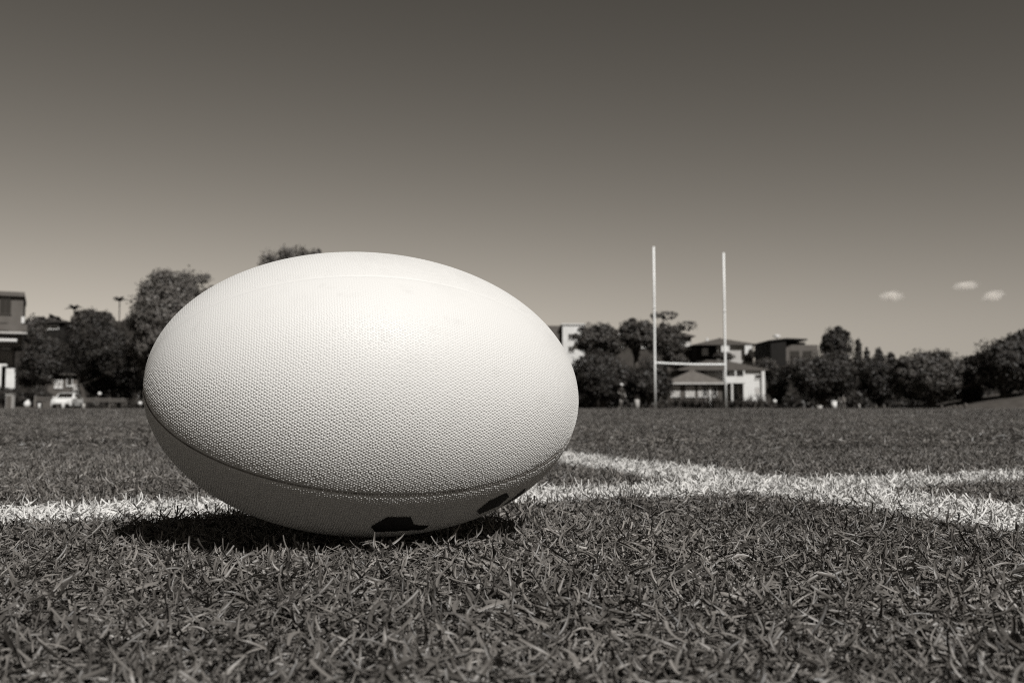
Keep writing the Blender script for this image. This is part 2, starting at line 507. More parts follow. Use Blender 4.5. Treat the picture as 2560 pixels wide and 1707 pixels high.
p = grid_pts(0.10, 2.3, 0.0225, 0.45, 0.62)
p = p[np.hypot(p[:, 0], p[:, 1]) > 0.13]
thin = np.sin(p[:, 0]*61 + 2*np.sin(p[:, 1]*23)) * np.sin(p[:, 1]*53 + 2*np.sin(p[:, 0]*31)) + rng.normal(0, 0.35, len(p))
p = p[thin < 0.75]          # thin spots where the soil shows
scatter('grass', p, rng.uniform(0, 6.28, len(p)), rng.uniform(0.75, 1.25, len(p)), colA, 'short curly grass blades around and in front of the ball')
p = grid_pts(2.25, 10, 0.085, 0.8, 0.62)
scatter('grass', p, rng.uniform(0, 6.28, len(p)), rng.uniform(0.85, 1.2, len(p)), colB, 'blurred turf just beyond the white painted lines')
p = grid_pts(9.8, FIELD_END - 0.2, 0.5, 3, 0.62)
scatter('grass', p, rng.uniform(0, 6.28, len(p)), rng.uniform(0.8, 1.15, len(p)), colC, 'far turf of the pitch running to the trees')

# ------------------------------------------------------------------ the ball
BA, BB = 0.1455, 0.0950
BC = Vector((-0.0950, 0.6752, HC + 0.0096))
ball = empty('rugby_ball', BC)
Rb = Matrix.Rotation(R(18), 3, 'Z') @ Matrix.Rotation(R(2.6), 3, 'Y')
ball.rotation_euler = Rb.to_euler()
tag(ball, 'large white pimpled rugby ball lying on the grass in the foreground', 'ball')
HALF = math.pi / 4

def ball_pt(u, psi, off=0.0, groove=True):
    """u latitude along the long axis, psi angle across a panel (-HALF..HALF)"""
    r_ = BB * np.cos(u); x = BA * np.sin(u)
    nxr = np.sin(u) / BA; nr = np.cos(u) / BB
    l = np.sqrt(nxr**2 + nr**2); nxr = nxr / l; nr = nr / l
    o = off
    if groove:
        s = r_ * (HALF - np.abs(psi))
        fade = np.clip(r_ / 0.012, 0, 1)
        o = o - (0.00035*np.exp(-(s/0.0008)**2) + 0.00010*np.exp(-(s/0.003)**2)) * fade
    return np.stack([x + nxr*o, (r_ + nr*o)*np.cos(psi), (r_ + nr*o)*np.sin(psi)], -1), np.stack([nxr, nr*np.cos(psi), nr*np.sin(psi)], -1)

nu, npsi = 150, 61
uu = np.linspace(-math.pi/2 + 1e-4, math.pi/2 - 1e-4, nu)
tt = np.linspace(-1, 1, npsi); psis = HALF * (np.sign(tt) * (1 - (1 - np.abs(tt))**2.2))
UU, PP = np.meshgrid(uu, psis, indexing='ij')
Vp, _ = ball_pt(UU, PP)
ii, jj = np.meshgrid(np.arange(nu-1), np.arange(npsi-1), indexing='ij')
Fp = np.stack([ii*npsi+jj, (ii+1)*npsi+jj, (ii+1)*npsi+jj+1, ii*npsi+jj+1], -1).reshape(-1, 4)
panel_me = np_mesh('panel', Vp.reshape(-1, 3), Fp[:, ::-1])
panel_me.materials.append(M['ball']); panel_me.shade_smooth()

# moulded pimples: rows along the panel, count across changes with its width
PITCHP = 0.00182
ufine = np.linspace(-math.pi/2, math.pi/2, 4000)
ds = np.hypot(BA*np.cos(ufine), BB*np.sin(ufine)); arc = np.concatenate([[0], np.cumsum((ds[1:]+ds[:-1])/2*(ufine[1]-ufine[0]))])
pu, pp = [], []
k = 0
for s in np.arange(0.006, arc[-1]-0.006, PITCHP*0.866):
    u_ = np.interp(s, arc, ufine); r_ = BB*math.cos(u_)
    wdt = 2*(r_*HALF - 0.0019)
    if wdt <= 0.002: continue
    nn = int(wdt / PITCHP / 2) + 1; off = 0.5 if k % 2 else 0.0
    q = (np.arange(-nn, nn + 1) + off) * PITCHP
    q = q[np.abs(q) < wdt/2]
    pu.append(np.full(len(q), u_)); pp.append(q/r_); k += 1
pu = np.concatenate(pu); pp = np.concatenate(pp)
pu = pu + rng.normal(0, 0.00013, len(pu))/0.12; pp = pp + rng.normal(0, 0.00015, len(pp))/(BB*np.cos(pu))
c0, n0 = ball_pt(pu, pp, 0.0)
tx = np.cross(n0, np.array([0.0, 0.3, 1.0])); tx /= np.linalg.norm(tx, axis=1)[:, None]; ty = np.cross(n0, tx)
NS = 6
tri = []
for k in range(NS):
    k2 = (k+1) % NS
    tri += [(k, k2, NS+k2), (k, NS+k2, NS+k), (NS+k, NS+k2, 2*NS)]
relief_rand = rng.uniform(0.82, 1.18, len(pu))
def pimple_mesh(relief):
    hsc = (relief_rand * relief)[:, None]; rings = []
    for (rr, hh) in ((0.00079, -0.00008), (0.00052, 0.00030)):
        for k in range(NS):
            a = 2*math.pi*k/NS
            rings.append(c0 + (tx*math.cos(a) + ty*math.sin(a))*rr + n0*hh*hsc)
    rings.append(c0 + n0*0.00046*hsc)
    Vm = np.stack(rings, 1)
    Fm = ((np.arange(len(pu))*Vm.shape[1])[:, None, None] + np.array(tri)[None]).reshape(-1, 3)
    me = np_mesh('pimples', Vm.reshape(-1, 3), Fm); me.materials.append(M['ball']); me.shade_smooth()
    return me
tq = np.clip((pp/HALF + 0.9)/1.5, 0, 1); tq = tq*tq*(3-2*tq)
blot = 0.5 + 0.5*np.sin(pu*7.0+1.0)*np.sin(pp*5.0+2.0)
front_me = pimple_mesh((0.22 + 0.66*tq) * (1 - 0.25*blot*(1-tq)))     # lower towards the top: strong light's loss of texture put into the shape
top_me = pimple_mesh(np.full(len(pu), 0.26))  # flattened all over, as if the sun washed out the texture
full_me = pimple_mesh(np.full(len(pu), 0.95))
# panel frame: psi=0 points along local +y; rotate about the long axis
for q, pme in enumerate((front_me, full_me, full_me, top_me)):
    ang = R(180 - 4) + q*math.pi/2
    pn = bpy.data.objects.new('panel', panel_me); C.objects.link(pn); pn.parent = ball; pn.rotation_euler = (ang, 0, 0)
    pm = bpy.data.objects.new('grip_pimples', pme); C.objects.link(pm); pm.parent = pn
    pm['kind'] = 'stuff'
    if q == 0:      # groove shade on the lower front seam is put in as dark colour
        sang = ang + HALF
        us = np.linspace(-1.5, 1.5, 90)
        sp = [(BA*math.sin(t), (BB*math.cos(t)-0.00030)*math.cos(sang), (BB*math.cos(t)-0.00030)*math.sin(sang)) for t in us]
        sm_ = MB().tube(sp, [0.00048]*len(sp), 6).build('seam', 'seam_shade', ball, True)
        sm_['label'] = 'dark seam with painted shade along the lower side of the ball'

# dark printed marks low on the ball, draped over the surface
Rinv = Rb.transposed()
def hit_ball(px, py):
    o = Rinv @ (Vector((0, 0, HC)) - BC); d = Rinv @ ray(px, py)
    A = (d.x/BA)**2 + (d.y/BB)**2 + (d.z/BB)**2
    B = 2*(o.x*d.x/BA**2 + o.y*d.y/BB**2 + o.z*d.z/BB**2)
    Cc = (o.x/BA)**2 + (o.y/BB)**2 + (o.z/BB)**2 - 1
    disc = B*B - 4*A*Cc
    if disc < 0: return None
    return o + d*((-B - math.sqrt(disc))/(2*A))
def inside(x, y, poly):
    c = False; j = len(poly)-1
    for i in range(len(poly)):
        xi, yi = poly[i]; xj, yj = poly[j]
        if (yi > y) != (yj > y) and x < (xj-xi)*(y-yi)/(yj-yi)+xi: c = not c
        j = i
    return c
def print_mark(poly):
    mb = MB(); st = 1.5; ids = {}
    xs_ = [q[0] for q in poly]; ys_ = [q[1] for q in poly]
    def vid(i, j):
        if (i, j) not in ids:
            h = hit_ball(min(xs_)+i*st, min(ys_)+j*st)
            if h is None: ids[(i, j)] = None
            else:
                nr = Vector((h.x/BA**2, h.y/BB**2, h.z/BB**2)).normalized()
                mb.v.append(tuple(h + nr*0.00052)); ids[(i, j)] = len(mb.v)-1
        return ids[(i, j)]
    for i in range(int((max(xs_)-min(xs_))/st)+1):
        for j in range(int((max(ys_)-min(ys_))/st)+1):
            if inside(min(xs_)+(i+.5)*st, min(ys_)+(j+.5)*st, poly):
                q = [vid(i, j), vid(i, j+1), vid(i+1, j+1), vid(i+1, j)]
                if None not in q: mb.f.append(tuple(q))
    o = mb.build('printed_mark', 'print', ball); o['label'] = 'black printed patch low on the ball'
    return o
print_mark([(1192,1275),(1223,1250),(1265,1230),(1272,1239),(1248,1262),(1198,1283)])
print_mark([(1256,1262),(1282,1243),(1312,1219),(1311,1227),(1275,1256),(1246,1271)])
print_mark([(927,1314),(969,1290),(1027,1290),(1035,1310),(1073,1311),(1058,1322),(938,1328)])

# ------------------------------------------------------------------ goal posts
DL, DR = 66.0, 68.6
goal = empty('goal_posts', (X(1638, DL), DL, 0))
tag(goal, 'tall white H-shaped goal posts standing at the far end of the pitch', 'goal posts')
bl = Vector((0, 0, 0)); br = Vector((X(1814.5, DR) - goal.location.x, DR - DL, 0))
for (b_, top) in ((bl, Z(617, DL)), (br, Z(632, DR))):
    po = MB().tube([b_ + Vector((0,0,-0.05)), b_ + Vector((0,0,3.1)), b_ + Vector((0,0,top*0.68)), b_ + Vector((0.0,0,top))], [0.078, 0.078, 0.070, 0.056], 14).build('post', 'post', goal, True)
    MB().tube([b_ + Vector((0,0,top*0.62)), b_ + Vector((0,0,top*0.62+0.14))], [0.078, 0.078], 12).build('collar', 'post', po, True)
hb = Z(906.5, DL)
pts = [bl.lerp(br, t) + Vector((0, 0, hb - 0.05*math.sin(math.pi*t))) for t in np.linspace(0.012, 0.988, 13)]
MB().tube(pts, [0.062]*13, 12).build('crossbar', 'post', goal, True)

# ------------------------------------------------------------------ trees
def leaves_mesh(name, centers, normals, size, seed, m, elong=1.5):
    r = np.random.default_rng(seed); n = len(centers)
    nr = normals + r.normal(0, 0.55, (n, 3)); nr /= np.linalg.norm(nr, axis=1)[:, None]
    a = np.cross(nr, r.normal(0, 1, (n, 3))); a /= np.linalg.norm(a, axis=1)[:, None]; b = np.cross(nr, a)
    s = size * r.uniform(0.6, 1.35, n)[:, None]
    V = np.stack([centers - a*s*0.5*elong, centers - b*s*0.45 + nr*s*0.1, centers + a*s*0.5*elong, centers + b*s*0.45 + nr*s*0.1], 1).reshape(-1, 3)
    F = np.arange(n*4).reshape(-1, 4)
    me = np_mesh(name, V, F)
    t = np.repeat(np.clip(r.normal(0.45, 0.2, n), 0, 1), 4).astype(np.float32)
    at = me.attributes.new("tone", 'FLOAT', 'POINT'); at.data.foreach_set("value", t)
    me.materials.append(M[m])
    return me

def crown_points(c, rad, nclump, nleaf, seed, clump_r=0.27, loose=0.35, lobes=0):
    r = np.random.default_rng(seed)
    d = r.normal(0, 1, (nclump, 3)); d[:, 2] += 0.15; d /= np.linalg.norm(d, axis=1)[:, None]
    q = r.uniform(0.25, 1.0, nclump)**0.4
    wob = 1 + 0.07*np.sin(d[:, 0]*4.1+seed) + 0.06*np.sin(d[:, 2]*5.3 + d[:, 1]*3.1 + seed*2)
    cr_ = clump_r * min(rad) * r.uniform(0.55, 1.25, nclump)
    rad = np.array(rad, dtype=float); c = np.array(c, dtype=float)
    lc = [c]; lr = [rad]
    if lobes:
        main = r.uniform(-0.25, 0.25)
        lc = [c + rad*np.array([main, 0, 0.08])]; lr = [rad*np.array([0.74, 0.8, 0.94])]
        for k_ in range(lobes):
            sx = (k_ + 0.5)/lobes*2 - 1
            rz = r.uniform(0.5, 0.72)
            lr.append(rad*np.array([r.uniform(0.42, 0.56), r.uniform(0.45, 0.65), rz]))
            lc.append(c + rad*np.array([sx*0.62, r.uniform(-0.4, 0.4), r.uniform(-1.0+rz, 0.7-rz*0.6)]))
    lc = np.array(lc); lr = np.array(lr)
    wt = lr.prod(1)**0.66; li = r.choice(len(lc), nclump, p=wt/wt.sum())
    cc = lc[li] + d*(lr[li] - np.minimum(cr_[:, None]*0.75, lr[li]*0.6))*(q*wob)[:, None]
    k = r.integers(0, nclump, nleaf)
    e = r.normal(0, 1, (nleaf, 3)); e[:, 2] += 0.25; e /= np.linalg.norm(e, axis=1)[:, None]
    rr = r.uniform(0.25, 1.0, nleaf)**0.5 * (1 + 0.4*(r.uniform(0, 1, nleaf) < 0.12))
    pts = cc[k] + e * (cr_[k]*rr)[:, None] * np.array([1.2, 1.2, 0.85])
    # loose twigs of leaves between the clumps
    nf = int(nleaf*loose); d2 = r.normal(0, 1, (nf, 3)); d2 /= np.linalg.norm(d2, axis=1)[:, None]
    l2 = r.choice(len(lc), nf, p=wt/wt.sum())
    pts[:nf] = lc[l2] + d2*lr[l2]*(r.uniform(0.35, 1.0, (nf, 1))**0.45)*(1 + 0.07*np.sin(d2[:, :1]*9+seed) + 0.05*np.sin(d2[:, 2:]*11+seed))*0.97
    e[:nf] = d2
    out = (pts - np.array(c)) / np.array(rad); out /= (np.linalg.norm(out, axis=1)[:, None] + 1e-6)
    return pts, e*0.75 + out*0.5, cc

def tree(name, label, x0, x1, ytop, ybot, D, m='leaf_dark', cat='tree', trunk_px=None, group=None, nclump=60, nleaf=7000, size=0.24,
         seed=1, clump_r=0.27, bark='bark', lean=0.0, depth=0.85, extra=None, loose=0.3, lobes=5):
    xc = (x0 + x1)/2
    cx = X(xc, D); bx = X(trunk_px if trunk_px else xc, D)
    gz = g(bx, D); nleaf = int(nleaf*2.1)
    root = empty(name, (bx, D, gz))
    zt = Z(ytop, D) - gz; zb = max(Z(ybot, D) - gz, 0.15)
    rx = (X(x1, D) - X(x0, D))/2; rz_ = (zt - zb)/2
    c = Vector((cx - bx, 0, (zt + zb)/2)); rad = (rx, rx*depth, rz_)
    pts, nr, cc = crown_points(c, rad, nclump, nleaf, seed, clump_r, loose, lobes)
    if extra:
        for (ex0, ex1, ey0, ey1, nl, ncl) in extra:
            c2 = ((X((ex0+ex1)/2, D) - bx), 0, (Z(ey0, D)+Z(ey1, D))/2 - gz)
            r2 = ((X(ex1, D)-X(ex0, D))/2, (X(ex1, D)-X(ex0, D))/2*depth, (Z(ey0, D)-Z(ey1, D))/2)
            p2, n2, cc2 = crown_points(c2, r2, ncl, int(nl*2.0), seed+50, clump_r)
            pts = np.concatenate([pts, p2]); nr = np.concatenate([nr, n2]); cc = np.concatenate([cc, cc2])
    pts[:, 2] = np.maximum(pts[:, 2], 0.04)
    link('crown', leaves_mesh('crown', pts, nr, size*0.62, seed, m), None, root)
    # trunk and limbs
    mb = MB(); tr = max(0.07, min(0.30, rx*0.075 + zt*0.012))
    fork = Vector((c.x*0.55 + lean, 0, max(zb*0.95, zt*0.22)))
    mb.tube([(0,0,-0.15), (fork.x*0.25, 0, fork.z*0.35), (fork.x*0.7, 0.03, fork.z*0.72), fork], [tr*1.35, tr*1.05, tr*0.95, tr*0.85], 9)
    rr = random.Random(seed)
    for k in range(7):
        t = cc[rr.randrange(len(cc))]; t = Vector(t)
        mid = fork.lerp(t, 0.5) + Vector((0, 0, 0.12*rz_))
        mb.tube([fork - Vector((0, 0, tr)), mid, t], [tr*0.6, tr*0.38, tr*0.12], 6)
    mb.build('trunk', bark, root, True)
    tag(root, label, cat, group)
    return root

GT = 'trees along the end of the pitch'
tree('broad_tree', 'low wide dark tree beside the grey apartment block at far left', 26, 176, 828, 985, 101, 'leaf_dark', seed=3, trunk_px=92, nclump=70, nleaf=9000, group=GT)
tree('broad_tree', 'dark tree with a thin leaning trunk above the white car', 128, 335, 772, 955, 105, 'leaf_dark', seed=4, trunk_px=214, lean=-1.1, nclump=80, nleaf=9500, group=GT, extra=[(300, 372, 850, 965, 2500, 24)])
tree('fig_tree', 'big rounded leafy tree behind the left end of the ball', 314, 552, 664, 975, 100, 'leaf_pale', seed=5, nclump=200, nleaf=26000, size=0.30, clump_r=0.22, loose=0.08, lobes=0, group=GT, trunk_px=425)
tree('tall_tree', 'tall tree whose crown peeks over the top of the ball', 606, 836, 606, 930, 125, 'leaf_pale', seed=6, nclump=150, nleaf=21000, size=0.36, clump_r=0.2, loose=0.2, lobes=0, group=GT, extra=[(765, 805, 618, 700, 700, 8)])
tree('small_tree', 'small pale tree right beside the grey apartment block', 48, 118, 782, 880, 118, 'leaf_mid', seed=8, nclump=34, nleaf=3500, size=0.28, group=GT)
tree('small_tree', 'shadowy small tree below the big rounded tree, left of the ball', 255, 372, 905, 1000, 110, 'leaf_dark', seed=9, nclump=40, nleaf=4500, group=GT)
tree('bushy_tree', 'dark bushy tree just right of the ball reaching the ground', 1415, 1600, 868, 1017, 76, 'leaf_dark', seed=10, nclump=95, nleaf=11000, size=0.2, group=GT)
tree('bushy_tree', 'dark bushy tree directly left of the nearer goal post', 1555, 1692, 888, 1014, 75, 'leaf_dark', seed=11, nclump=70, nleaf=8000, size=0.2, group=GT)
tree('spreading_tree', 'rounded tree behind the bushes, beside the pale block', 1432, 1562, 803, 896, 98, 'leaf_mid', seed=12, nclump=60, nleaf=6500, size=0.27, group=GT, clump_r=0.2)
tree('spreading_tree', 'tree with a ragged top left of the goal posts', 1528, 1656, 793, 888, 101, 'leaf_mid', seed=13, nclump=46, nleaf=4300, size=0.27, group=GT, clump_r=0.24, loose=0.06, lobes=0)
tree('open_tree', 'open-crowned tree with thin spreading boughs behind the nearer post', 1618, 1722, 800, 912, 104, 'leaf_mid', seed=14, nclump=60, nleaf=5200, size=0.25, group=GT, clump_r=0.2,
     extra=[(1640, 1700, 776, 800, 330, 9), (1690, 1748, 800, 828, 260, 7), (1628, 1650, 778, 798, 90, 3)])
tree('shrub', 'shrub in front of the upper house with white panels', 1782, 1842, 880, 905, 160, 'leaf_mid', 'shrub', seed=15, nclump=22, nleaf=1500, size=0.3)
tree('shrub', 'shrub on the slope between white house and dark building', 1878, 1950, 890, 938, 152, 'leaf_mid', 'shrub', seed=16, nclump=26, nleaf=2200, size=0.3)
tree('shrub', 'shrub below the narrow balcony behind the crossbar', 1655, 1730, 880, 925, 156, 'leaf_mid', 'shrub', seed=36, nclump=26, nleaf=2200, size=0.3)
tree('dark_tree', 'wide dark tree in front of the dark flat-roofed building', 1942, 2160, 874, 1016, 77, 'leaf_dark', seed=17, nclump=110, nleaf=12500, size=0.21, group=GT, trunk_px=2060)
tree('tall_dark_tree', 'tall rounded dark tree rising right of the flat-roofed building', 2050, 2142, 813, 925, 108, 'leaf_dark', seed=18, nclump=60, nleaf=6000, size=0.27, group=GT, clump_r=0.2)
for (px, yt, wpx, sd, lb) in ((2149, 842, 20, 19, 'slim pointed tree right beside the tall rounded tree'), (2170, 866, 17, 20, 'short slim treetop second right of the tall rounded tree'),
                              (2202, 868, 24, 21, 'narrow treetop left of the two treetops by the domed tree'), (2232, 879, 28, 22, 'low treetop touching the left of the domed tree')):
    tree('slim_tree', lb, px - wpx/2, px + wpx/2, yt, 960, 130, 'leaf_dark', seed=sd, nclump=26, nleaf=1800, size=0.28, group='slim trees behind the dark trees', clump_r=0.5, lobes=0)
tree('dark_tree', 'low dark tree between the wide tree and the domed tree', 2124, 2272, 884, 1014, 82, 'leaf_dark', seed=23, nclump=70, nleaf=7500, size=0.21, group=GT)
tree('domed_tree', 'broad domed tree with a paler sunlit top on the right', 2226, 2434, 868, 1016, 76, 'leaf_mid', seed=24, nclump=120, nleaf=14000, size=0.21, group=GT, clump_r=0.2, loose=0.1, lobes=0)
tree('edge_tree', 'large dark tree on the grass bank at the right edge', 2402, 2640, 838, 1000, 74, 'leaf_dark', seed=25, nclump=110, nleaf=12000, size=0.23, group=GT, clump_r=0.22, trunk_px=2500)
tree('edge_tree', 'taller dark crown cut off by the right edge of the picture', 2500, 2700, 815, 960, 80, 'leaf_dark', seed=26, nclump=80, nleaf=8500, size=0.24, group=GT, clump_r=0.22)

for i, (x0, x1, yt, yb, D_, lb) in enumerate(((203, 300, 922, 1000, 110, 'dark shrub under the leaning tree, above the fence'), (-20, 58, 968, 1016, 79, 'dark shrub at the foot of the apartment block'),
        (1918, 1972, 925, 1016, 79, 'dark shrub filling the gap right of the white house'), (2396, 2462, 952, 1012, 77, 'dark shrub between domed tree and grass bank'),
        (1612, 1672, 930, 1012, 82, 'dark shrub behind the nearer goal post'), (60, 128, 962, 1008, 98, 'dark shrub below the low wide tree at left'))):
    tree('shrub', lb, x0, x1, yt, yb, D_, 'leaf_dark', 'shrub', seed=60+i, nclump=40, nleaf=4200, size=0.2, group='dark shrubs at the end of the pitch')

# far wood behind everything: one mass
pts = []
for k in range(230):
    xx = rng.uniform(-230, 150); yy = rng.uniform(205, 320)
    pts.append((xx, yy, g(xx, yy), rng.uniform(2.2, 4.2)))
cs, ns = [], []
for (xx, yy, zz, hh) in pts:
    n_ = 130; e = rng.normal(0, 1, (n_, 3)); e[:, 2] = np.abs(e[:, 2]); e /= np.linalg.norm(e, axis=1)[:, None]
    cs.append(np.array([xx, yy, zz]) + e*np.array([hh*1.0, hh*1.0, hh*0.9])*rng.uniform(0.7, 1.05, (n_, 1))); ns.append(e)
wd = link('distant_woodland', leaves_mesh('distant_woodland', np.concatenate(cs), np.concatenate(ns), 1.1, 77, 'leaf_mid'), None)
tag(wd, 'far wooded slope showing as a dark band behind the left trees', 'woodland', kind='stuff')

# low dark undergrowth between the trees and the houses
cs, ns = [], []
for k in range(420):
    yy = rng.uniform(106, 120); px = rng.uniform(-250, 2800)
    if 1640 < px < 1930 or 120 < px < 205: continue
    xx = X(px, yy); hh = rng.uniform(1.3, 2.6); n_ = 150
    e = rng.normal(0, 1, (n_, 3)); e[:, 2] = np.abs(e[:, 2]); e /= np.linalg.norm(e, axis=1)[:, None]
    cs.append(np.array([xx, yy, g(xx, yy)]) + e*np.array([hh*0.8, hh*0.8, hh])*rng.uniform(0.5, 1.05, (n_, 1))); ns.append(e)
ug = link('undergrowth', leaves_mesh('undergrowth', np.concatenate(cs), np.concatenate(ns), 0.32, 78, 'leaf_dark'), None)
tag(ug, 'dark low undergrowth filling the gaps behind the trees', 'undergrowth', kind='stuff')

# palms
def palm(label, px, py, D, rpx, seed):
    x = X(px, D); gz = g(x, D); root = empty('palm_tree', (x, D, gz)); top = Z(py, D) - gz; rad = rpx*D/FPX
    MB().tube([(0,0,-0.1), (0.06,0,top*0.5), (0,0,top)], [0.13, 0.09, 0.07], 8).build('trunk', 'bark', root, True)
    r = random.Random(seed)
    for k in range(13):
        a = 2*math.pi*k/13 + r.uniform(-0.2, 0.2); el = r.uniform(0.65, 1.4); mb = MB()
        prev = None; d = Vector((math.cos(a), math.sin(a), 0)); s_ = Vector((-math.sin(a), math.cos(a), 0))
        rows = []
        for i in range(7):
            t = i/6
            p_ = Vector((0, 0, top)) + d*(rad*1.05*math.cos(el)*t + rad*0.25*t*t) + Vector((0, 0, rad*(math.sin(el)*1.15*t - 0.75*t*t)))
            w_ = rad*0.24*(1 - t)**0.6*(0.4 + 0.6*min(1, t*4)) + 0.015
            rows += [p_ - s_*w_ - Vector((0,0,w_*0.5)), p_, p_ + s_*w_ - Vector((0,0,w_*0.5))]
        mb.v = [tuple(q) for q in rows]
        for i in range(6):
            mb.f += [(3*i, 3*i+1, 3*i+4, 3*i+3), (3*i+1, 3*i+2, 3*i+5, 3*i+4)]
        mb.build('frond', 'leaf_mid', root, True)
    tag(root, label, 'palm tree', 'palms above the left trees')
palm('shorter palm poking out of the left trees', 178, 772, 122, 25, 1)
palm('taller slim palm against the sky left of the rounded tree', 292, 752, 130, 25, 2)

# ------------------------------------------------------------------ buildings
def window(parent, x0, x1, z0, z1, y, glass='pane', fr='trim', face=1):
    """window on the front (y) wall of a building, frame proud of the wall"""
    f_ = MB(); t = 0.07
    f_.box((x0-t, y-0.05, z0-t), (x1+t, y+0.02, z0)); f_.box((x0-t, y-0.05, z1), (x1+t, y+0.02, z1+t))
    f_.box((x0-t, y-0.05, z0), (x0, y+0.02, z1)); f_.box((x1, y-0.05, z0), (x1+t, y+0.02, z1))
    if x1 - x0 > 0.9: f_.box(((x0+x1)/2-0.025, y-0.04, z0), ((x0+x1)/2+0.025, y+0.01, z1))
    wn = f_.build('window', fr, parent)
    MB().box((x0, y-0.012, z0), (x1, y+0.01, z1)).build('pane', glass, wn)
    MB().box((x0-0.12, y-0.11, z0-0.13), (x1+0.12, y-0.002, z0-0.072)).build('sill', fr, wn)
    return wn

def hip_roof(parent, x0, x1, y0, y1, z, h, m, over=0.55, ridge=None, name='roof'):
    x0 -= over; x1 += over; y0 -= over; y1 += over
    hw = min((y1-y0)/2, (x1-x0)/2*0.98)
    rx0, rx1 = (x0+hw, x1-hw) if ridge is None else ridge
    ym = (y0+y1)/2; th = 0.16
    v = [(x0,y0,z),(x1,y0,z),(x1,y1,z),(x0,y1,z),(x0,y0,z+th),(x1,y0,z+th),(x1,y1,z+th),(x0,y1,z+th),(rx0,ym,z+h),(rx1,ym,z+h)]
    f = [(0,3,2,1),(0,1,5,4),(1,2,6,5),(2,3,7,6),(3,0,4,7),(4,5,9,8),(5,6,9),(6,7,8,9),(7,4,8)]
    rf = MB().add(v, f).build(name, m, parent)
    MB().tube([(rx0, ym, z+h+0.02), (rx1, ym, z+h+0.02)], [0.11, 0.11], 8).build('ridge_cap', m, rf)
    MB().box((x0-0.09, y0-0.09, z+0.02), (x1+0.09, y0-0.004, z+0.14)).build('gutter', 'grey', rf)
    return rf

def pxbox(D, x0, gz):
    return (lambda px: X(px, D) - x0), (lambda py: Z(py, D) - gz)

# white two-storey house with a low wing
D = 140; hx = X(1815, D); gz = g(hx, D)
hs = empty('white_house', (hx, D, gz)); fx, fz = pxbox(D, hx, gz)
tag(hs, 'white two-storey house with balcony and grey hipped roof behind the farther post', 'house')
MB().box((fx(1862), 0, -0.5), (fx(1911), 8, fz(926))).build('wall', 'white', hs)
MB().box((fx(1768), 1.6, -0.5), (fx(1862)-0.003, 8, fz(926))).build('wall', 'cream', hs)
MB().box((fx(1700), 3.0, -0.5), (fx(1768)-0.003, 8, fz(924))).build('wall', 'dgrey', hs)
MB().box((fx(1904), -0.35, -0.5), (fx(1912), -0.003, fz(926)-0.02)).build('pillar', 'white', hs)
hip_roof(hs, fx(1705), fx(1913), 0.05, 8.2, fz(926)+0.01, fz(899)-fz(926), 'tile', over=0.4)
bal = MB().box((fx(1806), -1.1, fz(958)), (fx(1862)-0.004, 1.6-0.003, fz(954))).build('balcony', 'white', hs)
MB().box((fx(1806), -1.1, fz(954)+0.003), (fx(1862)-0.006, -0.98, fz(941))).build('parapet', 'white', bal)
for px in (1808, 1836, 1857): MB().box((fx(px)-0.1, -1.08, fz(941)+0.003), (fx(px)+0.1, -0.92, fz(927))).build('column', 'trim', bal)
for px in (1827, 1857): MB().box((fx(px)-0.12, -1.05, -0.4), (fx(px)+0.12, -0.85, fz(958)-0.003)).build('column', 'trim', bal)
window(hs, fx(1841), fx(1853), fz(952), fz(930), 1.6)
window(hs, fx(1814), fx(1830), fz(952), fz(930), 1.6)
window(hs, fx(1830), fx(1852), fz(1003), fz(962), 1.6)
window(hs, fx(1808), fx(1822), fz(1003), fz(962), 1.6)
window(hs, fx(1889), fx(1901), fz(946), fz(937), 0)
window(hs, fx(1889), fx(1900), fz(985), fz(969), 0, 'curtain')
window(hs, fx(1770), fx(1774), fz(940), fz(928), 1.6)

# low wing with a long tiled roof
D = 128; hx = X(1740, D); gz = g(hx, D)
lw = empty('low_house', (hx, D, gz)); fx, fz = pxbox(D, hx, gz)
tag(lw, 'single-storey house with long pale tiled roof behind the crossbar', 'house')
MB().box((fx(1676), 0, -0.4), (fx(1806), 6, fz(960))).build('wall', 'brick', lw)
hip_roof(lw, fx(1676), fx(1808), 0, 6, fz(960)+0.01, fz(926)-fz(960), 'tile2', over=0.55)
MB().box((fx(1676)-0.5, -0.72, fz(960)-0.02), (fx(1808)+0.5, -0.655, fz(960)+0.2)).build('fascia', 'cream', lw)
for (a, b_) in ((1676, 1699), (1716, 1736), (1747, 1754)):
    window(lw, fx(a), fx(b_), fz(990), fz(965), 0, 'curtain')
for (a, b_) in ((1759, 1766), (1784, 1792)): window(lw, fx(a), fx(b_), fz(990), fz(966), 0, 'pane')
MB().box((fx(1773), -0.1, -0.3), (fx(1778), -0.004, fz(965))).build('door', 'trim', lw)

# upper house
D = 182; hx = X(1815, D); gz = g(hx, D)
uh = empty('upper_house', (hx, D, gz)); fx, fz = pxbox(D, hx, gz)
tag(uh, 'upper house with dark hipped roof and bright white panels', 'house')
MB().box((fx(1796), 0, -1), (fx(1886), 10, fz(863))).build('wall', 'cream', uh)
MB().box((fx(1746), 1.5, -1), (fx(1796)-0.003, 10, fz(863))).build('wall', 'near_black', uh)  # shaded left part, the shade put into the wall colour
uroof = hip_roof(uh, fx(1746), fx(1885), 0, 10, fz(863)+0.01, fz(841)-fz(863), 'tile', over=0.7)
MB().box((fx(1776), 3, fz(860)), (fx(1781), 3.6, fz(842))).build('chimney', 'trim', uroof)
MB().box((fx(1803), -0.85, fz(880)), (fx(1823), -0.003, fz(865))).build('panel', 'white', uh)
MB().box((fx(1862), -0.85, fz(886)), (fx(1880), -0.003, fz(864))).build('panel', 'white', uh)
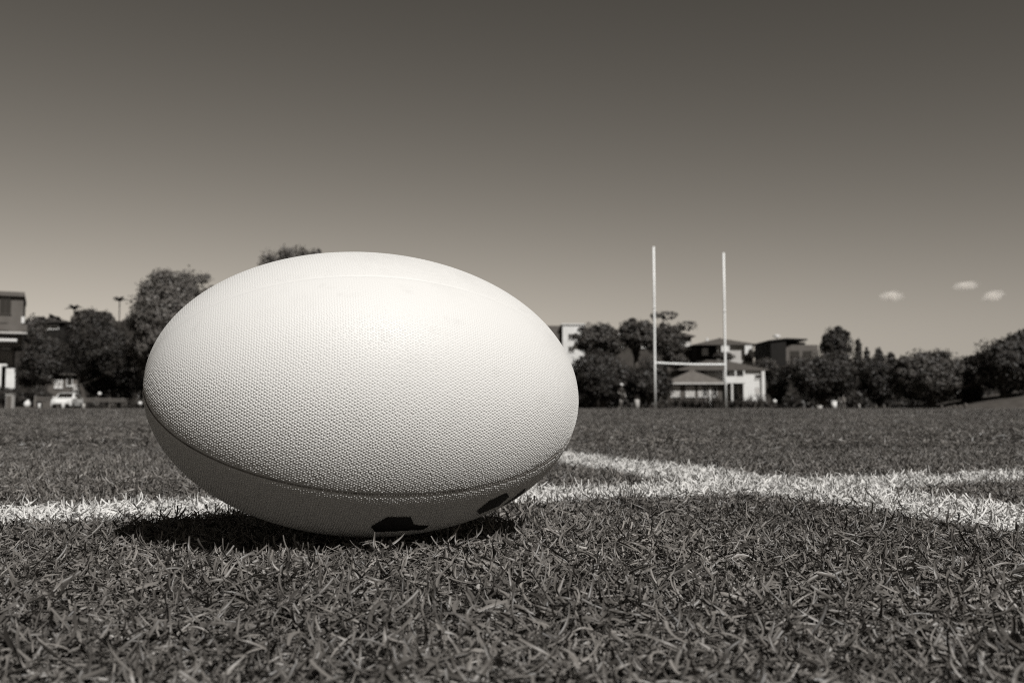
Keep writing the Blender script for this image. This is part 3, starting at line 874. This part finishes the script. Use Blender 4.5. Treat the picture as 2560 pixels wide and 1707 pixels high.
MB().box((fx(1880)+0.003, -1.2, fz(894)), (fx(1892), 0.8, fz(878))).build('balcony', 'trim', uh)
window(uh, fx(1863), fx(1880), fz(905), fz(890), 0)
window(uh, fx(1762), fx(1775), fz(885), fz(870), 1.5)
window(uh, fx(1807), fx(1817), fz(900), fz(887), 0)

# house behind the open-crowned tree
D = 190; hx = X(1680, D); gz = g(hx, D)
bh = empty('rear_house', (hx, D, gz)); fx, fz = pxbox(D, hx, gz)
tag(bh, 'partly hidden house with sloping eave right behind the open-crowned tree', 'house')
MB().box((fx(1590), 0, -1), (fx(1730), 9, fz(842))).build('wall', 'dgrey', bh)
hip_roof(bh, fx(1590), fx(1730), 0, 9, fz(842)+0.01, fz(815)-fz(842), 'tile', over=0.7)
window(bh, fx(1715), fx(1730)-0.2, fz(864), fz(853), 0, 'curtain')
b2 = MB().box((fx(1716), -1.4, fz(875)), (fx(1746), -0.004, fz(870))).build('balcony', 'cream', bh)
MB().box((fx(1728), -0.2, fz(905)), (fx(1758), -0.1, fz(894))).build('garden_wall', 'cream', bh)
window(bh, fx(1700), fx(1710), fz(864), fz(852), 0)

# house among the trees with a white eave
D = 150; hx = X(1580, D); gz = g(hx, D)
ah = empty('hidden_house', (hx, D, gz)); fx, fz = pxbox(D, hx, gz)
tag(ah, 'house with a pale eave showing through the trees left of the posts', 'house')
MB().box((fx(1500), 0, -1), (fx(1625), 8, fz(840))).build('wall', 'dgrey', ah)
hip_roof(ah, fx(1500), fx(1622), 0, 8, fz(840)+0.01, fz(818)-fz(840), 'tile2', over=0.6)
MB().box((fx(1540), -0.72, fz(842)), (fx(1606), -0.65, fz(835))).build('fascia', 'white', ah)
window(ah, fx(1535), fx(1558), fz(868), fz(850), 0, 'curtain')
window(ah, fx(1606), fx(1622), fz(869), fz(853), 0, 'curtain')

# pale block beside the ball
D = 175; hx = X(1407, D); gz = g(hx, D)
pb = empty('pale_block', (hx, D, gz), R(0)); fx, fz = pxbox(D, hx, gz)
tag(pb, 'plain pale block of flats rising beside the right end of the ball', 'building')
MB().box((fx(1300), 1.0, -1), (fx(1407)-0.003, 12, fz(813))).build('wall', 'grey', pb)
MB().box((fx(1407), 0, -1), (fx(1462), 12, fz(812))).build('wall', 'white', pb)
MB().box((fx(1404), -0.2, fz(812)+0.004), (fx(1465), 12.2, fz(809))).build('parapet', 'white', pb)
MB().box((fx(1440), -0.9, fz(858)), (fx(1476), -0.004, fz(851))).build('awning', 'trim', pb)
window(pb, fx(1422), fx(1436), fz(848), fz(835), 0)
window(pb, fx(1422), fx(1436), fz(880), fz(866), 0)

# dark flat-roofed building
D = 170; hx = X(1963, D); gz = g(hx, D)
db = empty('dark_building', (hx, D, gz)); fx, fz = pxbox(D, hx, gz)
tag(db, 'dark flat-roofed building with a small white tank on its roof', 'building')
MB().box((fx(1925), -1.2, -1), (fx(1963)-0.003, 10, fz(855))).build('wall', 'near_black', db)  # side face in shade, its darkness painted as near-black wall colour
MB().box((fx(1963), 0, -1), (fx(2048), 10, fz(862))).build('wall', 'grey', db)
MB().box((fx(1963)+0.02, 0.8, fz(862)+0.003), (fx(2020), 9, fz(855)-0.003)).build('clerestory', 'near_black', db)
rf = MB().add([(fx(1921),-1.5,fz(855)),(fx(1963),-1.5,fz(850)),(fx(2024),0.5,fz(850)),(fx(2024),10.5,fz(850)),(fx(1920),10.5,fz(855)),
          (fx(1921),-1.5,fz(855)+.25),(fx(1963),-1.5,fz(850)+.25),(fx(2024),0.5,fz(850)+.25),(fx(2024),10.5,fz(850)+.25),(fx(1920),10.5,fz(855)+.25)],
         [(4,3,2,1,0),(5,6,7,8,9),(0,1,6,5),(1,2,7,6),(2,3,8,7),(3,4,9,8),(4,0,5,9)]).build('roof', 'near_black', db)
MB().lathe([(0.3,0),(0.45,0.05),(0.45,0.35),(0.2,0.45)], (0,0,0), 12).build('tank', 'trim', rf).matrix_local = Matrix.Translation((fx(1953), 2, fz(838)-0.2)) @ Matrix.Scale(1.35, 4, (1,0,0))
MB().tube([(fx(1953), 2, fz(851)), (fx(1953), 2, fz(838))], [0.06, 0.06], 6).build('tank_stand', 'metal', rf)
window(db, fx(1978), fx(2000), fz(890), fz(878), 0, 'pane', 'dgrey')
window(db, fx(2010), fx(2030), fz(890), fz(878), 0, 'pane', 'dgrey')

# grey apartment block at the left edge
D = 110; hx = X(0, D); gz = g(hx, D)
ap = empty('apartment_block', (hx, D, gz), R(25)); ap.scale = (0.9, 1, 1); fx, fz = pxbox(D, hx, gz)
tag(ap, 'grey apartment block with balconies cut off by the left edge', 'building')
MB().box((fx(-190), 0, fz(865)), (fx(50), 11, fz(740))).build('wall', 'grey', ap)
MB().box((fx(-196), -0.4, fz(740)+0.003), (fx(52), 11.3, fz(729))).build('parapet', 'grey', ap)
MB().box((fx(-190), 1.4, -0.3), (fx(26), 11, fz(865)-0.003)).build('wall', 'grey', ap)
for (a, b_) in ((-150, -110), (-70, -30), (-8, 18)):
    window(ap, fx(a), fx(b_), fz(784), fz(744), 0, 'pane', 'dgrey')
for (a, b_) in ((-150, -110), (-70, -30), (-8, 12)):
    window(ap, fx(a), fx(b_), fz(826), fz(808), 0, 'pane', 'dgrey')
bl_ = MB().box((fx(-190), -1.6, fz(835)), (fx(62), -0.004, fz(831))).build('balcony', 'cream', ap)
MB().box((fx(-190), -1.6, fz(833)+0.25), (fx(62), -1.52, fz(812))).build('balustrade', 'grey', bl_)
MB().box((fx(46), -0.1, fz(806)), (fx(54), 0.9, fz(790))).build('downpipe_box', 'trim', ap)
MB().box((fx(-190), -2.2, fz(855)), (fx(38), 1.39, fz(849))).build('canopy', 'trim', ap)
MB().box((fx(-190), -1.9, fz(916)), (fx(15), 1.39, fz(911))).build('canopy', 'trim', ap)
window(ap, fx(-60), fx(-20), fz(900), fz(862), 1.4, 'pane', 'dgrey')
window(ap, fx(20)-1.0, fx(20), fz(872), fz(858), 1.4, 'pane', 'dgrey')
MB().box((fx(13), -2.0, -0.3), (fx(36), 1.39, fz(922))).build('wall', 'white', ap)
for px in (-2, -90): MB().box((fx(px)-0.2, -2.1, -0.3), (fx(px)+0.2, -1.9, fz(916)-0.003)).build('column', 'trim', ap)

# low cottage behind the white car
D = 112; hx = X(165, D); gz = g(hx, D)
co = empty('cottage', (hx, D, gz), R(23)); co.scale = (0.92, 1, 1); fx, fz = pxbox(D, hx, gz)
tag(co, 'low brick cottage with white windows seen above the white car', 'house')
MB().box((fx(95), 0, -0.3), (fx(200), 6, fz(938))).build('wall', 'brick', co)
hip_roof(co, fx(95), fx(200), 0, 6, fz(938)+0.01, 1.2, 'near_black', over=0.4)
for (a, b_) in ((136, 142), (147, 153)): window(co, fx(a), fx(b_), fz(968), fz(951), 0, 'curtain')
window(co, fx(166), fx(178), fz(963), fz(943), 0, 'pane')
MB().box((fx(180), -0.25, -0.3), (fx(196), -0.004, fz(960))).build('porch_wall', 'cream', co)

# long dark roofed hall on the wooded hill
D = 215; hx = X(120, D); gz = g(hx, D)
hall = empty('hill_house', (hx, D, gz)); fx, fz = pxbox(D, hx, gz)
tag(hall, 'dark low-roofed house on the hill between apartment block and palm', 'house')
MB().box((fx(85), 0, -2), (fx(155), 8, fz(806))).build('wall', 'near_black', hall)
hip_roof(hall, fx(85), fx(155), 0, 8, fz(806)+0.01, fz(797)-fz(806), 'near_black', over=0.8)
window(hall, fx(100), fx(140), fz(822), fz(812), 0)

# ------------------------------------------------------------------ fence, car, small things at the far edge
FD0 = 86.0
fe = empty('rail_fence', (X(88, FD0), FD0, 0))
tag(fe, 'grey timber rail fence running behind the white car', 'fence')
f0 = Vector((0, 0, 0)); f1 = Vector((X(365, 106) - fe.location.x, 106 - FD0, 0))
N = 9
for k in range(N):
    p_ = f0.lerp(f1, k/(N-1))
    MB().box((p_.x-0.07, p_.y-0.07, -0.1), (p_.x+0.07, p_.y+0.07, 1.12)).build('post', 'wood', fe)
for (z0, z1) in ((0.68, 0.84), (0.90, 1.06)):
    for k in range(N-1):
        a = f0.lerp(f1, k/(N-1)); b_ = f0.lerp(f1, (k+1)/(N-1)); n_ = Vector((b_.y-a.y, -(b_.x-a.x), 0)).normalized()*0.11
        d_ = (b_-a)*0.01
        v = [a+n_+d_, b_+n_-d_, b_+n_*0.67-d_, a+n_*0.67+d_]
        MB().add([(q.x,q.y,z0) for q in v]+[(q.x,q.y,z1) for q in v], [(0,3,2,1),(4,5,6,7),(0,1,5,4),(1,2,6,5),(2,3,7,6),(3,0,4,7)]).build('rail', 'wood', fe)

def car(label, loc, rz):
    c = empty('parked_car', loc, rz)
    prof = [(-2.1,0.32),(-2.12,0.62),(-1.95,0.86),(-1.05,0.98),(-0.35,1.40),(0.25,1.47),(1.05,1.42),(1.75,1.00),(2.08,0.92),(2.12,0.5),(2.05,0.30)]
    mb = MB(); n_ = len(prof); v = []
    for (yy, ins) in ((-0.84, 0), (-0.74, 1), (0.74, 1), (0.84, 0)):
        for (x_, z_) in prof:
            k = max(0, (z_-0.9)/0.55)
            w_ = yy*(1-0.22*k) if not ins else yy*(1-0.2*k)
            v.append((x_*(1.0 if ins else 0.985), w_, z_ + (0.02 if ins else -0.01)))
    f = []
    for q in range(3):
        for k in range(n_-1): f.append((q*n_+k, q*n_+k+1, (q+1)*n_+k+1, (q+1)*n_+k))
        f.append((q*n_+n_-1, q*n_, (q+1)*n_, (q+1)*n_+n_-1))
    f.append(tuple(range(n_-1,-1,-1))); f.append(tuple(3*n_+k for k in range(n_)))
    mb.add(v, f).build('body', 'carpaint', c, False)
    for s in (-1, 1):
        def wy(z): return s*(0.84*(1-0.22*max(0,(z-0.9)/0.55))+0.012)
        for poly in ([(-0.92,1.0),(-0.34,1.33),(0.22,1.38),(0.22,1.0)], [(0.30,1.0),(0.30,1.38),(0.98,1.34),(1.5,1.03)]):
            MB().add([(x_, wy(z_), z_) for (x_, z_) in poly] + [(x_, wy(z_)-s*0.02, z_) for (x_, z_) in poly], [(0,1,2,3),(7,6,5,4),(0,4,5,1),(1,5,6,2),(2,6,7,3),(3,7,4,0)]).build('window', 'pane', c)
        for x_ in (-1.32, 1.32):
            wh = empty('wheel', (x_, s*0.76, 0.31)); wh.parent = c
            mt = MB(); mt.lathe([(0.20,-0.10),(0.29,-0.10),(0.315,-0.06),(0.315,0.06),(0.29,0.10),(0.20,0.10)], (0,0,0), 18)
            t_ = mt.build('tyre', 'tyre', wh, True); t_.rotation_euler = (math.pi/2, 0, 0)
            mr_ = MB(); mr_.lathe([(0.05,0.102),(0.19,0.085),(0.195,-0.08),(0.05,-0.08)], (0,0,0), 14)
            r_ = mr_.build('rim', 'metal', wh, True); r_.rotation_euler = (s*-math.pi/2, 0, 0)
        MB().box((-2.13, s*0.62-0.16, 0.64), (-2.0, s*0.62+0.16, 0.78)).build('headlight', 'lamp', c)
        MB().box((-0.98, s*0.90-0.09, 0.98), (-0.86, s*0.90+0.09, 1.1)).build('mirror', 'carpaint', c)
    MB().add([(-0.98,-0.64,1.03),(-0.98,0.64,1.03),(-0.38,0.56,1.39),(-0.38,-0.56,1.39)], [(0,1,2,3)]).build('windscreen', 'pane', c).location = (-0.03, 0, 0.025)
    MB().box((-2.16, -0.7, 0.36), (-2.09, 0.7, 0.5)).build('bumper', 'dgrey', c)
    tag(c, label, 'car')
car('white car parked in front of the rail fence at left', (X(168, 89), 89, g(X(168,89), 89)), R(100))

def bollard(name, label, px, D, h, r_, m, cat='bollard', group=None):
    o = MB().lathe([(r_,-0.05),(r_,h*0.86),(r_*0.92,h*0.95),(r_*0.5,h)], (0,0,0), 14).build(name, m, None, True)
    o.location = (X(px, D), D, g(X(px, D), D)); tag(o, label, cat, group); return o
GB = 'posts along the far edge of the pitch'
bollard('bollard', 'thin white bollard just right of the fence end post', 98, 69, 0.42, 0.10, 'trim', group=GB)
bollard('bollard', 'white bollard in front of the parked car', 157.5, 69, 0.44, 0.11, 'trim', group=GB)
bollard('bollard', 'pale bollard at the foot of the leaning trunk', 209, 70, 0.40, 0.10, 'cream', group=GB)
bollard('bollard', 'wide pale post between capped person and nearer goal post', 1592, 66.5, 0.66, 0.175, 'cream', group=GB)
bollard('bollard', 'slim pale post right of the people under the dark tree', 2148, 68, 0.36, 0.06, 'cream', group=GB)
for (px, lb) in ((2190, 'short grey post, left one of the pair under the low dark tree'), (2210, 'short grey post, right one of the pair under the low dark tree'),
                 (2354, 'short grey post, leftmost of four under the domed tree'), (2386, 'short grey post, second of four under the domed tree'),
                 (2399, 'short grey post, third of four under the domed tree'), (2414, 'thickest grey post, last of four where the bank starts')):
    bollard('bollard', lb, px, 70, 0.30 if px < 2400 else 0.42, 0.08 if px < 2400 else 0.12, 'grey', group=GB)

def bin_(label, px, D, h, wd, m):
    b = empty('litter_bin', (X(px, D), D, g(X(px, D), D)))
    MB().lathe([(wd*0.42,0),(wd*0.5,h*0.86)], (0,0,0), 16).build('body', m, b, True)
    MB().lathe([(wd*0.54,h*0.865),(wd*0.54,h*0.93),(wd*0.3,h)], (0,0,0), 16).build('lid', m, b, True)
    tag(b, label, 'bin')
bin_('white litter bin beside the people under the dark tree', 2085, 68, 0.60, 0.40, 'trim')
bin_('low grey bin left of the white bin', 2048, 68.5, 0.28, 0.42, 'cream')

def globe_lamp(label, px, py, D, r_):
    x = X(px, D); gz = g(x, D); o = empty('globe_light', (x, D, gz)); h = Z(py, D) - gz
    MB().tube([(0,0,-0.1),(0,0,h)], [0.03, 0.03], 8).build('pole', 'dgrey', o, True)
    prof = [(max(0.01, r_*math.sin(a)), h + r_ - r_*math.cos(a)) for a in np.linspace(0.05, math.pi-0.05, 9)]
    MB().lathe(prof, (0,0,-r_), 14).build('globe', 'trim', o, True)
    tag(o, label, 'garden light', 'round white garden lights')
globe_lamp('round white light above the fence right of the leaning trunk', 248, 984, 88, 0.16)
globe_lamp('round white light low beside the left end of the ball', 350, 1008, 70, 0.14)
globe_lamp('round white light standing right of the white house', 1937, 1003, 70, 0.14)

sk = MB(); sk.lathe([(0.02,0),(0.20,0.03),(0.24,0.2),(0.2,0.38),(0.09,0.48),(0.05,0.5),(0.1,0.56)], (0,0,0), 12)
s_ = sk.build('white_sack', 'whitecloth', None, True); s_.location = (X(66, 73), 73, g(X(66,73),73)+0.17); s_.rotation_euler = (0.0, 0.22, 0)
tag(s_, 'bright white sack standing on a step near the apartment block', 'sack')
st = MB().box((X(45,73), 72.6, -0.1), (X(84,73), 73.6, 0.168)).build('stone_step', 'grey'); tag(st, 'low stone step under the white sack', 'step')

# electricity-style box at the left edge
eb = empty('meter_box', (X(25, 78), 78, 0)); tag(eb, 'pale upright utility box at the foot of the apartment block', 'utility box')
MB().box((-0.25,-0.2,0), (0.25,0.2,1.15)).build('body', 'cream', eb)
MB().box((-0.29,-0.24,1.153), (0.29,0.24,1.2)).build('lid', 'cream', eb)
MB().box((-0.21,-0.215,0.1), (0.21,-0.203,1.05)).build('door', 'grey', eb)

# ------------------------------------------------------------------ strap-leaved plants at the far edge
def flax(label, px, D, h, seed, m='flax', name='flax_plant', n=46, group='strap-leaved plants under the goal posts'):
    r = np.random.default_rng(seed); V = []; F = []; T = []
    for k in range(n):
        a = r.uniform(0, 2*np.pi); lean = r.uniform(0.05, 0.75); L = h*r.uniform(0.6, 1.12); wd_ = r.uniform(0.022, 0.045)
        d = np.array([math.cos(a), math.sin(a), 0]); s = np.array([-math.sin(a), math.cos(a), 0]); b0 = d*r.uniform(0, 0.16)
        o = len(V); t_ = r.uniform(0.1, 1)
        for i in range(6):
            t = i/5; el = lean + 0.8*t*t*lean*1.6
            p_ = b0 + d*L*math.sin(el)*t + np.array([0, 0, L*math.cos(el)*t]); w_ = wd_*(1 - t**2)*(0.6+0.4*min(1, 3*t)) + 0.003
            V += [p_ - s*w_, p_ + s*w_]; T += [t_, t_]
        for i in range(5): F.append((o+2*i, o+2*i+1, o+2*i+3, o+2*i+2))
    me = np_mesh(name, np.array(V), np.array(F))
    at = me.attributes.new("tone", 'FLOAT', 'POINT'); at.data.foreach_set("value", np.array(T, np.float32))
    o = link(name, me, m); o.location = (X(px, D), D, g(X(px, D), D)); tag(o, label, 'plant', group); return o
spots = [(1652, 'pale arching strap-leaved plant hard against the nearer goal post', 'flax', 1.05), (1669, 'leaning strap-leaved plant, first right of the nearer post', 'flax', 0.9),
         (1690, 'dark spiky plant, second right of the nearer post', 'leaf_dark', 1.25), (1710, 'dark spiky plant, third right of the nearer post', 'leaf_dark', 1.15),
         (1729, 'dark spiky plant midway between the two posts', 'leaf_dark', 1.1), (1748, 'dark spiky plant, fourth left of the farther post', 'leaf_dark', 1.15),
         (1766, 'dark spiky plant, third left of the farther post', 'leaf_mid', 1.05), (1784, 'dark spiky plant, second left of the farther post', 'leaf_dark', 1.3),
         (1802, 'dark spiky plant close left of the farther post', 'leaf_mid', 1.25), (1832, 'dark spiky plant close right of the farther post', 'leaf_dark', 1.0),
         (1855, 'grey-leaved spiky plant second right of the farther post', 'leaf_mid', 1.1), (1876, 'paler arching plant in front of the white house corner', 'flax', 1.25),
         (1899, 'paler arching plant below the white house pillar', 'flax', 1.2), (1920, 'spiky plant at the right end of the planted row', 'leaf_mid', 1.0)]
for i, (px, lb, m_, h_) in enumerate(spots): flax(lb, px, 71.5 + (i % 3)*0.5, h_, 400+i, m_, n=70)
flax('spiky pale plant sprouting beside the left end of the ball', 346, 78, 1.5, 450, 'flax', n=60, group='strap-leaved plants by the fence')
for i, (px, lb) in enumerate(((238, 'low leafy plant under the fence rail, left one'), (262, 'low pale plant under the fence rail, second one'), (282, 'low pale plant under the fence, third one'), (312, 'low pale plant left of the ball, fourth along the fence'), (330, 'low pale plant nearest the ball along the fence'))):
    flax(lb, px, 74+i, 0.62, 470+i, 'flax' if i else 'leaf_mid', n=60, group='strap-leaved plants by the fence')

# ------------------------------------------------------------------ people
def skin_obj(name, verts, edges, m, parent, root=0, sub=2):
    me = bpy.data.meshes.new(name); me.from_pydata([v[:3] for v in verts], edges, []); me.materials.append(M[m])
    o = bpy.data.objects.new(name, me); C.objects.link(o); o.parent = parent
    o.modifiers.new('skin', 'SKIN'); o.modifiers.new('sub', 'SUBSURF').levels = sub
    o.modifiers['sub'].render_levels = sub
    for i, v in enumerate(verts):
        sv = me.skin_vertices[0].data[i]; rr = v[3] if isinstance(v[3], tuple) else (v[3], v[3]); sv.radius = rr; sv.use_root = (i == root)
    me.polygons and me.shade_smooth()
    o.modifiers['skin'].use_smooth_shade = True
    return o

def person(label, loc, rz, pose, top='darkcloth', bottom='darkcloth', cap=None, scale=1.0):
    p_ = empty('person', loc, rz); p_.scale = (scale,)*3
    hipL, kneeL, footL = pose['L']; hipR, kneeR, footR = pose['R']
    elL, haL = pose['aL']; elR, haR = pose['aR']; lean = pose.get('lean', 0.0)
    ch = (0, -lean, 1.28); nk = (0, -lean*1.25, 1.47); hd = (0, -lean*1.4-0.015, 1.60); ht = (0, -lean*1.4, 1.70)
    V = [(0,0,0.95,(0.15,0.11)), (0,-lean*0.5,1.12,(0.135,0.10)), (*ch,(0.165,0.11)), (*nk,0.052), (*hd,(0.075,0.095)), (*ht,(0.07,0.085))]
    Ed = [(0,1),(1,2),(2,3),(3,4),(4,5)]
    def addc(par, chain):
        for c in chain:
            V.append(c); Ed.append((par, len(V)-1)); par = len(V)-1
        return par
    V.append((hd[0], hd[1]-0.105, hd[2]-0.01, 0.014)); Ed.append((4, len(V)-1))   # nose
    for s, el, ha in ((-1, elL, haL), (1, elR, haR)):
        sh = (s*0.19, -lean, 1.38)
        q = addc(2, [(*sh, 0.058), (*el, 0.043), (*ha, 0.03)])
        d = (Vector(ha)-Vector(el)).normalized(); sd = Vector((0, -1, 0)).cross(d).normalized() if abs(d.y) < 0.9 else Vector((1,0,0))
        pal = Vector(ha) + d*0.06
        qp = addc(q, [(*pal, (0.036, 0.018))])
        for k, (off, ln) in enumerate(((-0.03,0.062),(-0.01,0.075),(0.012,0.07),(0.032,0.055))):
            b0 = pal + sd*off + d*0.04; b1 = b0 + d*ln*0.55 + Vector((0,-0.012,0)); 
            addc(qp, [(*b0, 0.009), (*b1, 0.008), (*(b1 + d*ln*0.4 + Vector((0,-0.018,0))), 0.007)])
        th = Vector(ha) + d*0.025 + sd*0.035
        addc(q, [(*th, 0.011), (*(th + d*0.035 + sd*0.015), 0.009)])
    for hip, kn, ft in ((hipL, kneeL, footL), (hipR, kneeR, footR)):
        addc(0, [(*hip, 0.088), (*kn, 0.06), (*ft, 0.042), (ft[0], ft[1]-0.05, ft[2]-0.045, 0.04), (ft[0], ft[1]-0.16, ft[2]-0.055, 0.03)])
    skin_obj('body', V, Ed, 'skin', p_)
    g_ = 0.018
    SV = [(0,0,0.97,(0.175,0.14)), (0,-lean*0.5,1.12,(0.17,0.14)), (ch[0],ch[1],ch[2],(0.205,0.155)), (nk[0],nk[1],nk[2]-0.06,0.085)]
    SE = [(0,1),(1,2),(2,3)]
    for s, el in ((-1, elL), (1, elR)):
        sh = Vector((s*0.19, -lean, 1.38)); mid = sh.lerp(Vector(el), 0.75)
        SV.append((*sh, 0.078)); SE.append((2, len(SV)-1)); SV.append((*mid, 0.066)); SE.append((len(SV)-2, len(SV)-1))
    skin_obj('shirt', SV, SE, top, p_, 1)
    BV = [(0,0,0.96,(0.17,0.132))]; BE = []
    for hip, kn in ((hipL, kneeL), (hipR, kneeR)):
        e_ = Vector(hip).lerp(Vector(kn), 0.72)
        BV.append((*hip, 0.115)); BE.append((0, len(BV)-1)); BV.append((*e_, 0.095)); BE.append((len(BV)-2, len(BV)-1))
    skin_obj('shorts', BV, BE, bottom, p_)
    for ft in (footL, footR):
        skin_obj('shoe', [(ft[0], ft[1]+0.04, ft[2]-0.05, 0.045), (ft[0], ft[1]-0.06, ft[2]-0.05, 0.05), (ft[0], ft[1]-0.18, ft[2]-0.06, 0.036)], [(0,1),(1,2)], 'dgrey', p_, 1)
    hc = Vector(ht) + Vector((0, 0.01, -0.03))
    if cap:
        mb = MB(); mb.lathe([(0.118,0),(0.122,0.05),(0.10,0.10),(0.05,0.135),(0.01,0.142)], tuple(hc), 16)
        mb.add([(hc.x-0.09,hc.y-0.08,hc.z+0.012),(hc.x+0.09,hc.y-0.08,hc.z+0.012),(hc.x+0.06,hc.y-0.2,hc.z-0.01),(hc.x-0.06,hc.y-0.2,hc.z-0.01),
                (hc.x-0.09,hc.y-0.08,hc.z+0.024),(hc.x+0.09,hc.y-0.08,hc.z+0.024),(hc.x+0.06,hc.y-0.2,hc.z+0.002),(hc.x-0.06,hc.y-0.2,hc.z+0.002)],
               [(0,3,2,1),(4,5,6,7),(0,1,5,4),(1,2,6,5),(2,3,7,6),(3,0,4,7)])
        mb.build('cap', cap, p_, True)
    else:
        MB().lathe([(0.09,-0.10),(0.105,-0.02),(0.105,0.04),(0.085,0.09),(0.03,0.115)], (hc.x, hc.y+0.02, hc.z), 14).build('hair', 'hair', p_, True)
    tag(p_, label, 'person')

walk = dict(L=((-0.09,0,0.9),(-0.12,-0.16,0.53),(-0.11,0.06,0.13)), R=((0.09,0,0.9),(0.13,0.03,0.5),(0.15,0.22,0.12)),
            aL=((-0.28,-0.12,1.14),(-0.14,-0.30,1.08)), aR=((0.30,0.0,1.12),(0.26,-0.18,0.95)), lean=0.09)
stand = dict(L=((-0.09,0,0.9),(-0.10,-0.02,0.5),(-0.11,0.02,0.1)), R=((0.09,0,0.9),(0.11,-0.03,0.5),(0.12,0.02,0.1)),
             aL=((-0.25,0.03,1.12),(-0.24,-0.10,0.90)), aR=((0.26,0.03,1.12),(0.20,-0.16,0.98)), lean=0.02)
person('person in white cap and dark clothes walking in front of the bushes', (X(1552, 68), 68, 0), R(25), walk, 'darkcloth', 'darkcloth', 'whitecloth', 0.98)
person('small person in pale patterned shirt standing right of the white bin', (X(2109, 70.5), 70.5, 0), R(-15), stand, 'greycloth', 'dgrey', None, 0.58)
person('small person in dark shirt right next to the white bin', (X(2097, 71), 71, 0), R(30), stand, 'dgrey', 'darkcloth', None, 0.52)

# ------------------------------------------------------------------ clouds
def cloud_mat():
    m = bpy.data.materials.new("cloud_vapour"); m.use_nodes = True; n = m.node_tree; n.nodes.clear()
    out = n.nodes.new("ShaderNodeOutputMaterial"); pv = n.nodes.new("ShaderNodeVolumePrincipled")
    pv.inputs['Color'].default_value = (0.97, 0.93, 0.88, 1); pv.inputs['Anisotropy'].default_value = 0.0
    tc = n.nodes.new("ShaderNodeTexCoord"); ln = n.nodes.new("ShaderNodeVectorMath"); ln.operation = 'LENGTH'
    n.links.new(tc.outputs['Object'], ln.inputs[0])
    mr = n.nodes.new("ShaderNodeMapRange"); mr.inputs['From Min'].default_value = 0.15; mr.inputs['From Max'].default_value = 0.95
    mr.inputs['To Min'].default_value = 0.85; mr.inputs['To Max'].default_value = -0.1
    n.links.new(ln.outputs['Value'], mr.inputs['Value'])
    oi = n.nodes.new("ShaderNodeObjectInfo")
    no = n.nodes.new("ShaderNodeTexNoise"); no.noise_dimensions = '4D'; no.inputs['Scale'].default_value = 2.6; no.inputs['Detail'].default_value = 6; no.inputs['Roughness'].default_value = 0.65
    n.links.new(tc.outputs['Object'], no.inputs['Vector'])
    mw = n.nodes.new("ShaderNodeMath"); mw.operation = 'MULTIPLY'; mw.inputs[1].default_value = 20; n.links.new(oi.outputs['Random'], mw.inputs[0]); n.links.new(mw.outputs[0], no.inputs['W'])
    a = n.nodes.new("ShaderNodeMath"); a.operation = 'MULTIPLY_ADD'; a.inputs[1].default_value = 1.7; n.links.new(no.outputs['Fac'], a.inputs[0]); n.links.new(mr.outputs[0], a.inputs[2])
    b = n.nodes.new("ShaderNodeMapRange"); b.inputs['From Min'].default_value = 1.02; b.inputs['From Max'].default_value = 1.75
    b.inputs['To Min'].default_value = 0; b.inputs['To Max'].default_value = 0.06
    n.links.new(a.outputs[0], b.inputs['Value']); n.links.new(b.outputs[0], pv.inputs['Density'])
    n.links.new(pv.outputs[0], out.inputs['Volume'])
    return m
M['cloud'] = cloud_mat()
def ico(n=2):
    import bmesh
    bm = bmesh.new(); bmesh.ops.create_icosphere(bm, subdivisions=n, radius=1.0); me = bpy.data.meshes.new('cloud'); bm.to_mesh(me); bm.free(); me.materials.append(M['cloud']); return me
cme = ico(3)
for (px, py, wx, wz, tilt, lb) in ((2228, 740, 44, 20, 0.0, 'small faint cloud left of the other two'), (2414, 714, 46, 17, -0.12, 'small wispy cloud, the upper one of the pair at right'), (2482, 741, 44, 21, -0.2, 'small cloud farthest right, lower one of the pair')):
    o = bpy.data.objects.new('cloud', cme); C.objects.link(o); o.location = P(px, py, 2600)
    o.scale = (wx*2600/FPX, wx*2600/FPX*0.7, wz*2600/FPX); o.rotation_euler = (0, tilt, 0)
    tag(o, lb, 'cloud', 'small clouds low on the right')
